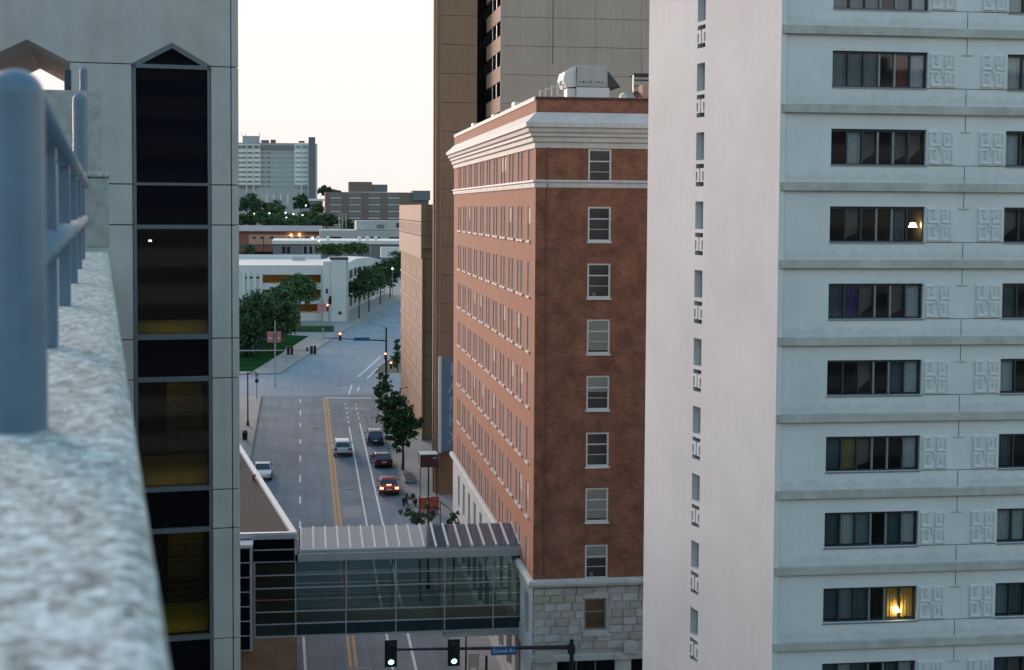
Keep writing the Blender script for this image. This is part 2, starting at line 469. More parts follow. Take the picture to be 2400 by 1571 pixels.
# ================================================================== ground, road, pavements
def strip(pts_l, pts_r, dz):
    """sheet between two polylines (x, y) following the street's slope"""
    m = MB()
    for (a, b, c, d) in zip(pts_l, pts_r, pts_r[1:], pts_l[1:]):
        m.quad(*[(p[0], p[1], gz(p[1]) + dz) for p in (a, b, c, d)])
    return m
g = MB()
ys = [-400, 0, 420, 600, 900, 1500, 5000]
for a, b in zip(ys, ys[1:]):
    g.quad((-4000, a, gz(a) - .06), (4000, a, gz(a) - .06), (4000, b, gz(b) - .06), (-4000, b, gz(b) - .06))
struct(g.o('ground', 'ground_earth'))

# avenue: straight to the far junction, then bending right
KL, KR = -5.4, 9.75
BEND = [gp(657, 880), gp(818, 770), gp(850, 753), gp(938, 704)]
bl = [(p.x, p.y) for p in BEND]
road = struct(strip([(-.6, 20), (-.6, 118), (KL, 123), (KL, 203)], [(KR, 20), (KR, 118), (KR, 123), (KR, 203)], 0).o('road', 'asphalt'))
struct(strip([(-80, 60), (-80, 71)], [(90, 60), (90, 71)], .004).o('near_cross_road', 'asphalt'))
cr = MB(); cr.quad(*[(x, y, gz(y) + .004) for x, y in ((-120, 203), (120, 203), (120, 224.5), (-120, 224.5))])
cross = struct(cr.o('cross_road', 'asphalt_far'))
bl2 = [(-6.0, 224.5), (-3.2, 224.5)]
dirv = Vector((bl[3][0] - bl[0][0], bl[3][1] - bl[0][1])).normalized(); nrm = Vector((dirv.y, -dirv.x))
left_kerb = [bl[0], bl[1], bl[2], bl[3], (bl[3][0] + dirv.x * 70, bl[3][1] + dirv.y * 70)]
right_kerb = [(10.5, 224.5)] + [(p[0] + nrm.x * 15.5, p[1] + nrm.y * 15.5) for p in left_kerb[1:]]
lk0 = [(-3.2, 224.5)] + left_kerb[1:]
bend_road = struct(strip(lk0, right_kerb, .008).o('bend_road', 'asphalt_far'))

def pave(name, L, Rr, h=.14, m='pavement'):
    """raised pavement sheet with a kerb face on its right (street) side"""
    return struct(strip(L, Rr, h).o(name, m))
def kerb(pts, h=.15, wd=.18, name='kerb', side=1):
    m = MB()
    for a, b in zip(pts, pts[1:]):
        d = (Vector(b) - Vector(a)).normalized(); n2 = Vector((d.y, -d.x)) * (-wd * side)
        A = (a[0], a[1], gz(a[1])); B = (b[0], b[1], gz(b[1]))
        A2 = (a[0] + n2.x, a[1] + n2.y, A[2]); B2 = (b[0] + n2.x, b[1] + n2.y, B[2])
        up = lambda p, z: (p[0], p[1], p[2] + z)
        m.quad(up(A, -.05), up(B, -.05), up(B, h), up(A, h)); m.quad(up(A, h), up(B, h), up(B2, h), up(A2, h)); m.quad(up(A2, h), up(B2, h), up(B2, -.05), up(A2, -.05))
    return struct(m.o(name, 'kerb'))
lp = pave('left_pavement', [(-14, 70), (-14, 118), (-14, 123), (-14, 203)], [(-.78, 70), (-.78, 118), (KL - .18, 123), (KL - .18, 203)], m='pavement')
kerb([(-.6, 70), (-.6, 118), (KL, 123), (KL, 203)])
bp_ = MB(); bp_.quad(*[(x, y, gz(y) + .146) for x, y in ((-9, 80), (-.8, 80), (-.8, 116), (-9, 116))]); struct(bp_.o('brick_paving', 'pavement_brown'))
rp = pave('right_pavement', [(KR + .18, 71.2), (KR + .18, 203)], [(60, 71.2), (60, 203)])
kerb([(KR, 71.2), (KR, 203)], side=-1)
# pavement beyond the junction on the left (along the bend), lawn inside it
outer = [(p[0] - nrm.x * .18, p[1] - nrm.y * .18) for p in lk0]
lw = [5.0, 4.6, 4.2, 4.0, 4.0]
inner = [(-60, 226.5)] + [(p[0] - nrm.x * 5.4, p[1] - nrm.y * 5.4) for p in lk0[1:]]
pv = MB()
pl_ = [(-90, 224.7), (-3.4, 224.7)] + outer[1:]
pi_ = [(-90, 232.0), (-11.5, 232.0)] + [(p[0] - nrm.x * 9, p[1] - nrm.y * 9) for p in lk0[1:]]
for a, b, c, d in zip(pl_, pl_[1:], pi_[1:], pi_):
    pv.quad(*[(p[0], p[1], gz(p[1]) + .14) for p in (a, b, c, d)])
struct(pv.o('far_pavement', 'pavement'))
kerb([(-90, 224.5)] + lk0, name='far_kerb')
lawn_pts = [(p.x, p.y) for p in (gp(380, 873), gp(592, 873), gp(724, 790), gp(660, 786), gp(380, 786))]
lm = MB(); i0 = len(lm.v); lm.v += [(x, y, gz(y) + .155) for x, y in lawn_pts]; lm.f.append(tuple(range(len(lawn_pts))))
lawn = struct(lm.o('lawn', 'grass'))
pz = MB(); pz.quad(*[(x, y, gz(y) + .142) for x, y in ((-90, 282), (pi_[2][0], 282), (pi_[3][0], 303), (-90, 303))]); struct(pz.o('plaza_path', 'pavement'))
pz = MB(); pz.quad(*[(x, y, gz(y) + .10) for x, y in ((pi_[3][0] - 1, 296), (pi_[4][0] + 2, 350), (pi_[5][0], 420), (pi_[5][0] - 20, 420))]); struct(pz.o('garage_side_path', 'pavement'))

def mark(name, pts, m='paint_white', dz=.010, parent=road):
    b = MB(); b.v += [(x, y, gz(y) + dz) for x, y in pts]; b.f.append(tuple(range(len(pts)))); return b.o(name, m, parent)
def line(name, a, b, wd, m='paint_white', dz=.010, parent=road):
    d = (Vector(b) - Vector(a)).normalized(); n2 = Vector((d.y, -d.x)) * wd / 2
    return mark(name, [(a[0] - n2.x, a[1] - n2.y), (a[0] + n2.x, a[1] + n2.y), (b[0] + n2.x, b[1] + n2.y), (b[0] - n2.x, b[1] - n2.y)], m, dz, parent)
for py0, py1 in ((1238, 1222), (1181, 1164), (1131, 1115), (1082, 1068), (1041, 1030), (1001, 992), (974, 962), (945, 936)):
    a, b = gp(702, py0), gp(702, py1); line('lane_dash', (-.17, a.y), (-.17, b.y), .17)
line('lane_line', (.35, 84), (.05, 101), .17)
for dx in (-.17, .17): line('centre_line', (3.2 + dx, 72), (3.18 + dx * 1.4, 200.6), .2, 'paint_yellow')
mark('centre_fill', [(3.0, 105), (3.4, 105), (3.45, 200.6), (2.9, 200.6)], 'paint_yellow_worn', .008)
line('bike_lane_line', (5.62, 72), (5.66, 178), .16)
line('bike_lane_line', (7.07, 72), (7.04, 181), .18)
for y in (181, 184.5, 188, 191.5, 195): line('bike_dash', (5.7, y), (5.72, y + 1.4), .16)
for y in (184, 187.5, 191, 194.5): line('bike_dash', (7.04, y), (7.06, y + 1.4), .16)
line('stop_line', (3.2, 201), (9.4, 200.2), .55)
for (a, b) in (((818, 925), (824, 903)), ((838, 917), (841, 908))):
    p, q = gp(*a), gp(*b); line('turn_dash', (p.x, p.y), (q.x, q.y), .22, dz=.02, parent=cross)
for (a, b) in (((839, 884), (893, 836)), ((860, 888), (885, 864))):
    p, q = gp(*a), gp(*b); line('bend_line', (p.x, p.y), (q.x, q.y), .25, dz=.03, parent=bend_road)
mark('asphalt_patch', [(3.7, 132), (5.4, 132), (5.4, 136.5), (3.7, 136.5)], 'asphalt_patch', .006)
mark('asphalt_patch', [(3.7, 166), (5.4, 166), (5.4, 171), (3.7, 171)], 'asphalt_patch', .006)
mark('asphalt_patch', [(-5, 131.5), (0, 131.5), (0, 132.1), (-5, 132.0)], 'asphalt_patch', .006)
mark('asphalt_patch', [(5.9, 190), (8.8, 190), (8.8, 193), (5.9, 193)], 'asphalt_patch', .006)

# ================================================================== foreground: parking garage parapet and railing
GA = R(7.4)
gar = T('parking_deck', 'concrete deck edge with pitted pale stone ledge, right beside the camera', 'parking deck', (0, 0, 0), GA)
b = MB()
# ledge with rounded right edge, running away from the camera
prof = [(-1.2, 30.0), (.052, 30.0), (.052, 31.118), (.046, 31.136), (.03, 31.147), (.012, 31.15), (-1.2, 31.15)]
nseg = 60
for k in range(nseg):
    y0, y1 = -3 + k * 14.9 / nseg, -3 + (k + 1) * 14.9 / nseg
    for (u0, v0), (u1, v1) in zip(prof[1:], prof[2:]):
        b.quad((u0, y0, v0), (u0, y1, v0), (u1, y1, v1), (u1, y0, v1))
b.quad((-1.2, 11.9, 30), (.052, 11.9, 30), (.052, 11.9, 31.118), (-1.2, 11.9, 31.15))
b.o('ledge', 'pebbles', gar)
MB().box(-1.2, .035, -3, 40, 0, 29.995).o('deck_wall', 'aggregate_smooth', gar)
MB().box(-14, -1.205, -3, 40, 29.6, 30.0).o('deck_floor', 'aggregate_smooth', gar)
blk = tag(MB().box(-.155, .058, 11.95, 12.6, 31.18, 31.72).o('concrete_block', 'aggregate_smooth', None, (0, 0, 0), GA, bevel=.012), 'concrete block sitting at the far end of the stone ledge', 'concrete block')
tag(MB().box(-.16, .064, 11.94, 12.62, 31.725, 31.765).o('stone_cap', 'aggregate', None, (0, 0, 0), GA, bevel=.01), 'thin rough stone cap on the concrete block', 'stone cap')
wl = T('stair_wall', 'grey concrete stair wall behind the railing', 'wall', (0, 0, 0), GA)
MB().box(-.8, .008, 14.6, 15.0, 29, 32.59).o('wall', 'aggregate_smooth', wl)
rail = T('railing', 'blue-grey steel railing with round posts on the stone ledge', 'railing', (0, 0, 0), GA)
def post(name, parent, x, y, z0, z1, r):
    pr = [(r, z0)] + [(r * math.cos(t), z1 - r + r * math.sin(t)) for t in [k * math.pi / 2 / 8 for k in range(9)]]
    return MB().lathe(pr, (x, y, 0), 28).o(name, 'steel_blue', parent, smooth=True)
RX = -.126
post('post', rail, RX, 2.42, 31.15, 31.712, .043)
MB().cyl((RX, 2.42, 31.675), (RX, 11.9, 31.675), .038, n=20).o('top_rail', 'steel_blue', rail, smooth=True)
MB().cyl((RX, 2.42, 31.405), (RX, 11.9, 31.405), .038, n=16).o('lower_rail', 'steel_blue', rail, smooth=True)
for k in range(5):
    y = 3.85 + k * 1.6
    MB().box(RX - .02, RX + .02, y - .035, y + .035, 31.15, 31.67).o('baluster', 'steel_blue', rail, bevel=.004)
p2 = post('bollard_post', None, 0, 0, 31.766, 32.40, .058); p2.location = (0, 0, 0)
pp = Vector((-.155, 12.3, 0)); c_, s_ = math.cos(GA), math.sin(GA)
p2.location = (pp.x * c_ - pp.y * s_, pp.x * s_ + pp.y * c_, 0)
tag(p2, 'round-topped blue-grey post standing on the concrete block', 'post')
p3 = post('rail_post', None, 0, 0, 32.59, 32.83, .038)
pp = Vector((-.15, 14.8, 0)); p3.location = (pp.x * c_ - pp.y * s_, pp.x * s_ + pp.y * c_, 0)
tag(p3, 'small round-topped post on top of the stair wall', 'post')
p4 = tag(MB().box(-.33, -.265, 14.75, 14.8, 32.6, 32.80).o('dark_bracket', 'window_frame_dark', None, (0, 0, 0), GA, bevel=.01), 'dark narrow metal plate upright on the stair wall', 'plate')

# ================================================================== left building: concrete panels, pointed window column, pointed passage
LO = (-1.56, 38.2, 0.0); LR = R(7.4)
def lu(px, py): return onplane(px, py, LO, LR)
lb = T('concrete_building', 'grey concrete panel building with a tall pointed window strip', 'building', (LO[0], LO[1], 0), LR)
ZT = 56
uW0, uW1 = lu(313, 600)[0], lu(495, 600)[0]
uS = lu(543, 600)[0]
uA = lu(162, 200)[0]; uAp, zAp = lu(63, 92); uAl = 2 * uAp - uA
zSh = lu(402, 153)[1]; uPk, zPk = lu(403, 100)
uL = -12.0
jz = [lu(530, y)[1] for y in (434, 528, 793, 886, 1147, 1238, 1496)] + [lu(530, 1590)[1]]
zb = 1.2
rows = [zSh] + jz
while rows[-1] > 3: rows.append(rows[-1] - (rows[3] - rows[5]) / 2)
G = .012
def panel(u0, u1, z0, z1): MB().box(u0 + G, u1 - G, 0, .2, z0 + G, z1 - G).o('wall_panel', 'panel_concrete', lb, bevel=.012)
for za, zb_ in zip(rows, rows[1:]):
    panel(uW1, uS, zb_, za); panel(uS, 0, zb_, za); panel(uA, uW0, zb_, za)
    panel(uL, uAl, zb_, za)
zTB = lu(100, 640)[1]
panel(uAl, uA, rows[-1], zTB)
MB().prism([(uL, zSh + G), (uAl, zSh + G), (uAp, zAp), (uA, zSh + G), (uW0, zSh + G), (uPk, zPk), (uW1, zSh + G), (uS - G, zSh + G), (uS - G, ZT), (uL, ZT)], 0, .2).o('wall_panel', 'panel_concrete', lb)
panel(uS, 0, zSh, ZT)
# solid core behind the panels (with the passage left open)
c = MB()
c.box(uW1 + .02, -.05, .21, 8, 0, ZT); c.box(uA + .02, uW0 - .02, .21, 8, 0, ZT); c.box(uL, uAl - .02, .21, 8, 0, ZT)
c.box(uAl - .02, uA + .02, .21, 8, 0, zTB)
c.prism([(uAl - .02, zSh), (uAp, zAp + .012), (uA + .02, zSh), (uA + .02, ZT), (uAl - .02, ZT)], .21, 8)
c.box(uW0 - .02, uW1 + .02, 3.2, 8, 0, ZT); c.box(uW0 - .02, uW1 + .02, .21, 3.2, zPk + .05, ZT)
c.prism([(uW0 - .02, zSh + .02), (uPk, zPk + .02), (uW1 + .02, zSh + .02), (uW1 + .02, zPk + .05), (uW0 - .02, zPk + .05)], .21, 3.2)
c.o('core', 'joint_dark', lb)
t = MB()
for (a, za), (b_, zb2) in (((uAl, zTB), (uAl, zSh)), ((uAl, zSh), (uAp, zAp)), ((uAp, zAp), (uA, zSh)), ((uA, zSh), (uA, zTB)), ((uA, zTB), (uAl, zTB))):
    t.quad((a, .005, za), (a, 8.02, za), (b_, 8.02, zb2), (b_, .005, zb2))
t.o('passage_lining', 'tunnel_tan', lb)
MB().box(uAl, uA, 8.03, 8.06, lu(100, 205)[1] - .55, lu(100, 205)[1] - .48).o('passage_bar', 'window_frame_grey', lb)
# window column
win = MB().box(uW0, uW0 + .085, -.02, .18, 0, zSh).o('window_frame', 'frame_grey', lb)
MB().box(uW1 - .075, uW1, -.02, .18, 0, zSh).o('frame_upright', 'frame_grey', win)
def slant(a, za, b_, zb2, th):
    return MB().prism([(a, za), (b_, zb2), (b_, zb2 - th), (a, za - th)], -.02, .18)
slant(uW0, zSh + .02, uPk, zPk, .14).o('frame_gable', 'frame_grey', win)
slant(uPk + .002, zPk, uW1, zSh + .02, .14).o('frame_gable', 'frame_grey', win)
bars = [(157, .10), (432, .07), (532, .10), (790, .13), (889, .12), (1147, .11), (1244, .12), (1498, .11), (1590, .10)]
bz = []
for py, th in bars:
    z = lu(405, py)[1]; bz.append(z)
    MB().box(uW0 + .087, uW1 - .077, -.03, .15, z - th / 2, z + th / 2).o('transom', 'frame_grey', win)
def pane_box(z0, z1, m): return MB().box(uW0 + .085, uW1 - .075, .08, .10, z0, z1).o('pane', m, lb)
MB().prism([(uW0 + .1, bz[0] + .051), (uW1 - .09, bz[0] + .051), (uPk, zPk - .15)], .08, .10).o('pane', 'glass_black', lb)
pane_box(bz[1] + .036, bz[0] - .051, 'glass_black'); pane_box(bz[2] + .051, bz[1] - .036, 'glass_black')
for i in (2, 4, 6):
    pane_box(bz[i + 1] + .066, bz[i] - .062, 'glass_tint')
    z0, z1 = bz[i + 1], bz[i]
    hh = z1 - z0
    room = MB()
    room.quad((uW0, 3.15, z0), (uW1, 3.15, z0), (uW1, 3.15, z1), (uW0, 3.15, z1))
    room.quad((uW0, .2, z0 + .01), (uW1, .2, z0 + .01), (uW1, 3.15, z0 + .01), (uW0, 3.15, z0 + .01))
    room.quad((uW0, .2, z1 - .01), (uW1, .2, z1 - .01), (uW1, 3.15, z1 - .01), (uW0, 3.15, z1 - .01))
    room.quad((uW0 + .01, .2, z0), (uW0 + .01, 3.15, z0), (uW0 + .01, 3.15, z1), (uW0 + .01, .2, z1))
    room.quad((uW1 - .01, .2, z0), (uW1 - .01, 3.15, z0), (uW1 - .01, 3.15, z1), (uW1 - .01, .2, z1))
    rm = room.o('room', 'room_dark', lb)
    MB().box(uW0 + .09, uW1 - .08, .5, .56, z0 + .02, z0 + hh * (.28 if i > 2 else .14)).o('low_partition', 'room_yellow', rm)
    if i > 2:
        MB().box(uW0 + .88, uW1 - .08, 2.2, 2.3, z0 + .02, z1 - .02).o('block_wall', 'room_brick', rm)
        MB().box(uW0 + .55, uW1 - .1, 1.7, 1.76, z0 + hh * .36, z0 + hh * .385).o('shelf', 'room_black', rm)
        MB().box(uW0 + .3, uW1 - .2, 1.15, 1.22, z1 - .10, z1 - .05).o('ceiling_fill_tube', 'fill_tube', rm)  # unseen tube added at the ceiling to light the block wall
    else:
        MB().cyl((uW1 - .42, 2.3, z1 - .5), (uW1 - .42, 2.35, z1 - .5), .16, n=20).o('round_sign', 'far_peach', rm)
        MB().cyl((uW0 + .45, 1.5, z1 - .4), (uW0 + .45, 1.5, z1 - .36), .04, n=10).o('ceiling_lamp', 'lamp_white', rm)
    MB().box(uW0 + .2, uW1 - .2, .205, .235, z0 + .012, z0 + .024).o('hidden_light_tube', 'fill_tube', rm)  # unseen tube added behind the transom to light the low partition
pane_box(bz[4] + .062, bz[3] - .066, 'glass_black'); pane_box(bz[6] + .062, bz[5] - .066, 'glass_black'); pane_box(bz[8] + .05, bz[7] - .056, 'glass_black')
MB().box(uW0 + .085, uW1 - .075, .08, .10, 0, bz[8] - .05).o('pane', 'glass_black', lb)

# ================================================================== right: white apartment tower
TX, TY = 16.83, 51.13
tw = T('apartment_tower', 'white concrete apartment tower with long window bands, at the right edge', 'building', (TX, TY, 0))
def tu(px, py):
    p = at(px, py, TY); return p.x - TX, p.z
STEP = (tu(1831, 58.5)[1] - tu(1807, 1506)[1]) / 8
Z0 = tu(1831, 58.5)[1]                     # top of the highest ledge in view
x_f = tu(1833, 600)[0] + .02               # start of the facade
xa, xb = tu(1947, 400)[0], tu(2170, 400)[0]
xc = tu(2356, 400)[0]; PER = xc - xa
wz1 = Z0 - (tu(1955, 61)[1] - tu(1955, 118)[1]); wz0 = Z0 - (tu(1955, 61)[1] - tu(1955, 203)[1])
XE = xc + (xb - xa) + 3
# relief panel mesh (squared spiral ribs)
def relief_mesh(wd, ht):
    m = MB(); t_, d = .05, .05
    m.box(0, wd, .0, .02, 0, ht)
    def rib(x0, x1, z0, z1): m.box(x0, x1, -d, .0, z0, z1)
    cw, ch = wd * .40, ht * .42
    for ix in (0, 1):
        for iz in (0, 1):
            ox = wd * .04 + ix * wd * .52; oz = ht * .04 + iz * ht * .50
            rib(ox, ox + cw, oz, oz + t_); rib(ox, ox + t_, oz + t_, oz + ch); rib(ox + cw - t_, ox + cw, oz + t_, oz + ch * .95) if ix else rib(ox + cw * .6, ox + cw * .6 + t_, oz + ch * .3, oz + ch)
            rib(ox + t_, ox + cw * .55, oz + ch - t_, oz + ch)
            rib(ox + cw * .45, ox + cw * .45 + t_, oz + ch * .35, oz + ch * .75)
    rib(wd * .44, wd * .56, ht * .47, ht * .53); rib(wd * .46, wd * .46 + t_, ht * .30, ht * .47); rib(wd * .54, wd * .54 + t_, ht * .53, ht * .72)
    return m.mesh('relief_panel', 'relief')
rel = relief_mesh(.98, wz1 - wz0 - .04)
CUR = [
    ['grey', 'grey', 'grey', None, 'grey', 'pale'], ['grey', 'grey', 'grey', None, 'red', 'pale'], [None, 'pale', 'brown', None, 'brown', 'brown'],
    [None, 'brown', None, None, 'teal', None], ['teal', 'purple', 'brown', None, 'brown', 'pale'], [None, None, 'brown', None, 'teal', 'pale'],
    ['teal', 'yellow', 'brown', None, None, 'pale'], ['teal', 'pale', 'grey', None, 'teal', 'pale'], ['teal', 'grey', 'teal', None, 'yellow', 'yellow'],
    ['teal', 'pale', 'teal', None, 'teal', 'pale']]
CUR2 = [['pale', 'teal'], ['pale', 'grey'], ['pale', None], ['brown', None], ['teal', None], ['pale', None], ['teal', None], ['pale', 'pale'], ['grey', 'teal'], ['teal', 'brown']]
NP = 6
pw = (xb - xa - .10) / NP
def wavy(x0, x1, y, z0, z1, tilt=0):
    m = MB(); n = 14
    pts = [(x0 + (x1 - x0) * k / n, y + .025 * math.sin(k * 2.2)) for k in range(n + 1)]
    for (xa_, ya), (xb_, yb) in zip(pts, pts[1:]):
        m.quad((xa_, ya, z0), (xb_, yb, z0), (xb_, yb, z1), (xa_, ya, z1))
    return m
fr_me = {}
def tower_window(x0, z0, z1, cols, lamp=None):
    root = MB()
    W = pw * NP + .10
    root.box(x0, x0 + W, .14, .22, z0, z0 + .05).box(x0, x0 + W, .14, .22, z1 - .09, z1).box(x0, x0 + .05, .14, .22, z0 + .05, z1 - .09).box(x0 + W - .05, x0 + W, .14, .22, z0 + .05, z1 - .09)
    wn = root.o('window', 'window_frame_dark', tw)
    MB().box(x0 - .02, x0 + W + .02, -.03, .13, z0 - .05, z0 - .002).o('sill', 'window_frame_grey', wn)
    if 'mul' not in fr_me:
        fr_me['mul'] = MB().box(-.03, .03, .12, .24, 0, z1 - z0 - .14).mesh('mullion', 'window_frame_dark')
        fr_me['mulg'] = MB().box(-.035, .035, .11, .24, 0, z1 - z0 - .14).mesh('mullion', 'window_frame_grey')
        fr_me['pane'] = MB().box(.03, pw - .03, .175, .185, 0, z1 - z0 - .14).mesh('pane', 'glass_clear')
    for k in range(NP):
        if k: put('mullion', fr_me['mulg' if k in (3, 4) else 'mul'], wn, (x0 + .05 + k * pw, 0, z0 + .05))
        put('pane', fr_me['pane'], wn, (x0 + .05 + k * pw, 0, z0 + .05))
        cc = cols[k] if k < len(cols) else None
        if cc:
            if cc == 'brown':
                a, b2 = x0 + .07 + k * pw, x0 + .03 + (k + 1) * pw
                sl = random.uniform(.2, .8)
                MB().prism([(a, z1 - .1), (b2, z1 - .1), (b2, z0 + .1 + sl * .9), (a, z0 + .1)], .40, .42).o('curtain', 'curtain_brown', wn)
            else:
                wavy(x0 + .06 + k * pw, x0 + .04 + (k + 1) * pw, .34, z0 + .06, z1 - .1).o('curtain', 'curtain_' + cc, wn)
    if lamp:
        lx = x0 + .05 + lamp[0] * pw; lz = z0 + lamp[1] * (z1 - z0)
        MB().lathe([(.02, .16), (.09, .16), (.15, 0), (.0, 0)], (lx, .27 if lamp[2] else .6, lz), 14).o('table_lamp', 'lamp_warm', wn)
    rm = MB()
    rm.box(x0 - .05, x0 + W + .05, 2.4, 2.5, z0 - .3, z1 + .2); rm.box(x0 - .1, x0 - .05, .25, 2.4, z0 - .3, z1 + .2); rm.box(x0 + W + .05, x0 + W + .1, .25, 2.4, z0 - .3, z1 + .2)
    rm.box(x0 - .05, x0 + W + .05, .26, 2.4, z0 - .35, z0 - .3); rm.box(x0 - .05, x0 + W + .05, .26, 2.4, z1 + .2, z1 + .25)
    rm.o('room', 'room_black', wn)
def grimy(name, base, zref, step):
    m = MATS[base].copy(); m.name = name; n = m.node_tree.nodes; l = m.node_tree.links; b = n['Principled BSDF']
    src = b.inputs['Base Color'].links[0].from_socket
    tc = n.new('ShaderNodeTexCoord'); sp = n.new('ShaderNodeSeparateXYZ'); l.new(tc.outputs['Object'], sp.inputs[0])
    nz = n.new('ShaderNodeTexNoise'); nz.inputs['Scale'].default_value = 2.2; nz.inputs['Detail'].default_value = 7; nz.inputs['Roughness'].default_value = .7; l.new(tc.outputs['Object'], nz.inputs['Vector'])
    def mth(op, a, b_):
        q = n.new('ShaderNodeMath'); q.operation = op
        for ix, v in enumerate((a, b_)):
            if isinstance(v, (int, float)): q.inputs[ix].default_value = v
            else: l.new(v, q.inputs[ix])
        return q.outputs[0]
    h_ = mth('MODULO', mth('ADD', sp.outputs[2], step * 40 - zref), step)      # height above the ledge below
    lim = mth('MULTIPLY', mth('SUBTRACT', nz.outputs[0], .28), 1.1)
    mr = n.new('ShaderNodeMapRange'); mr.inputs['From Min'].default_value = -.12; mr.inputs['From Max'].default_value = .10; mr.inputs['To Max'].default_value = .26
    l.new(mth('SUBTRACT', lim, h_), mr.inputs['Value'])
    mx = n.new('ShaderNodeMix'); mx.data_type = 'RGBA'; l.new(mr.outputs[0], mx.inputs[0]); l.new(src, mx.inputs[6]); mx.inputs[7].default_value = (.30, .29, .26, 1)
    l.new(mx.outputs[2], b.inputs['Base Color']); MATS[name] = m
grimy('white_grimy', 'white_paint', Z0, STEP)
GAPX = .045
for fl in range(-3, 15):
    zt = Z0 - fl * STEP                      # ledge top of this storey; windows below it
    dz = -fl * STEP
    z_hi = zt - .31; z_lo = zt - STEP
    if z_lo < .5: break
    hs = [(xa, xb, wz0 + dz, wz1 + dz), (xc, xc + (xb - xa), wz0 + dz, wz1 + dz)]
    m = MB(); holes(m, x_f, XE, z_lo + .001, z_hi, hs, 0, .26)
    m.o('wall_panel', 'white_grimy', tw)
    led = MB().box(x_f - .13, XE, -.17, .02, z_hi + .002, zt).o('ledge', 'ledge_concrete', tw, bevel=.012)
    i = fl + 1
    vis = 0 <= i < 10
    tower_window(xa, wz0 + dz, wz1 + dz, CUR[i] if vis else [], (5.75, .42, 0) if i == 3 else ((4.95, .22, 1) if i == 8 else None))
    tower_window(xc, wz0 + dz, wz1 + dz, CUR2[i] if vis else [])
    if -1 <= fl < 10:
        gx = xb + .06; gx2 = xc - .06 - .98
        put('relief_panel', rel, tw, (gx, -.022, wz0 + dz + .02)); put('relief_panel', rel, tw, (gx2, -.022, wz0 + dz + .02))
        jx = (gx + .98 + gx2) / 2 - .05
        MB().box(jx - .012, jx + .012, -.004, .004, wz1 + dz - .05, z_hi - .01).o('joint', 'joint_dark', tw)
        MB().box(jx - .012, jx + .012, -.004, .004, z_lo + .02, wz0 + dz - .03).o('joint', 'joint_dark', tw)
        MB().box(jx - .2, jx + .22, -.025, -.002, wz1 + dz - .10, wz1 + dz - .06).o('drip_bar', 'ledge_concrete', tw)
        MB().box(xb + .02, xc - .02, -.006, .004, wz0 + dz - .012, wz0 + dz + .008).o('joint', 'joint_dark', tw)
        for xx in (xa + (xb - xa) * .02, XE - 2.2):
            pass
# left flank wall, turned a little from the facade, with slit windows and pierced screens
fl_rot = math.atan2(63.26 - TY, 15.26 - TX) - math.pi / 2       # direction of the flank seen from the near corner
FLK = math.hypot(63.26 - TY, 15.26 - TX)
P0 = Vector((x_f - .20, -.1, 0))
flank = MB()
def fx(p):  # p: (along, depth, z): along the flank away from the camera, depth into the wall (+x)
    a, d, z = p
    return (P0.x + math.sin(-fl_rot) * 0 + a * (-math.sin(fl_rot)) + d * math.cos(fl_rot), P0.y + a * math.cos(fl_rot) + d * math.sin(fl_rot), z)
def fa(px, py):  # pixel -> along, z on the flank plane
    o = (TX + P0.x, TY + P0.y, 0); return onplane(px, py, o, fl_rot + math.pi / 2)
sa1 = fa(1634, 150)[0]; sa0 = fa(1652.5, 150)[0]
sz1 = fa(1643, 148)[1]; sz0 = fa(1643, 213)[1]
scr = [(222, 232.5), (264.5, 275)]
k_ = [fa(1643, y)[1] for p in scr for y in p]
hs = []
for fl in range(-3, 15):
    dz = -fl * STEP
    if sz0 + dz < 3: break
    hs.append((sa0, sa1, sz0 + dz, sz1 + dz))
    hs.append((sa0, sa1, k_[1] + dz, k_[0] + dz)); hs.append((sa0, sa1, k_[3] + dz, k_[2] + dz))
    mid = (sa0 + sa1) / 2; wv = (sa1 - sa0)
    hs.append((mid - wv * .06, mid + wv * .06, k_[2] + dz, k_[1] + dz))
    zz = (k_[1] + k_[2]) / 2 + dz
    hs.append((sa0, sa0 + wv * .18, zz - .22, zz + .14)); hs.append((sa1 - wv * .18, sa1, zz - .22, zz + .14))
holes(flank, 0, FLK + 1.0, 0, Z0 + 12, hs, 0, .30, fx)
fl_o = flank.o('flank_wall', 'white_wall', tw)
# slit backs
for h in hs:
    big = (h[3] - h[2]) > .7 and (h[1] - h[0]) > .2
    m = MB()
    if big:
        m.quad(fx((h[0], .28, h[2])), fx((h[1], .28, h[2])), fx((h[1], .28, h[3])), fx((h[0], .28, h[3]))); m.o('slit_window', 'curtain_grey', fl_o)
        mm = (h[0] + h[1]) / 2
        b2 = MB(); b2.quad(fx((mm - .03, .22, h[2])), fx((mm + .03, .22, h[2])), fx((mm + .03, .22, h[3])), fx((mm - .03, .22, h[3]))); b2.o('slit_mullion', 'window_frame_dark', fl_o)
    else:
        m.quad(fx((h[0], .29, h[2])), fx((h[1], .29, h[2])), fx((h[1], .29, h[3])), fx((h[0], .29, h[3]))); m.o('screen_opening', 'room_black', fl_o)
# end of the flank slab facing the camera, and the body behind
e = MB(); e.quad(fx((0, 0, 0)), fx((0, .21, 0)), fx((0, .21, Z0 + 12)), fx((0, 0, Z0 + 12))); e.o('flank_end', 'white_paint', tw)
e = MB(); e.quad(fx((FLK + 1, 0, 0)), fx((FLK + 1, 14, 0)), fx((FLK + 1, 14, Z0 + 12)), fx((FLK + 1, 0, Z0 + 12)))
e.quad(fx((0, .22, Z0 + 12)), fx((0, 14, Z0 + 12)), fx((FLK + 1, 14, Z0 + 12)), fx((FLK + 1, 0, Z0 + 12))); e.o('rear_wall', 'white_paint', tw)

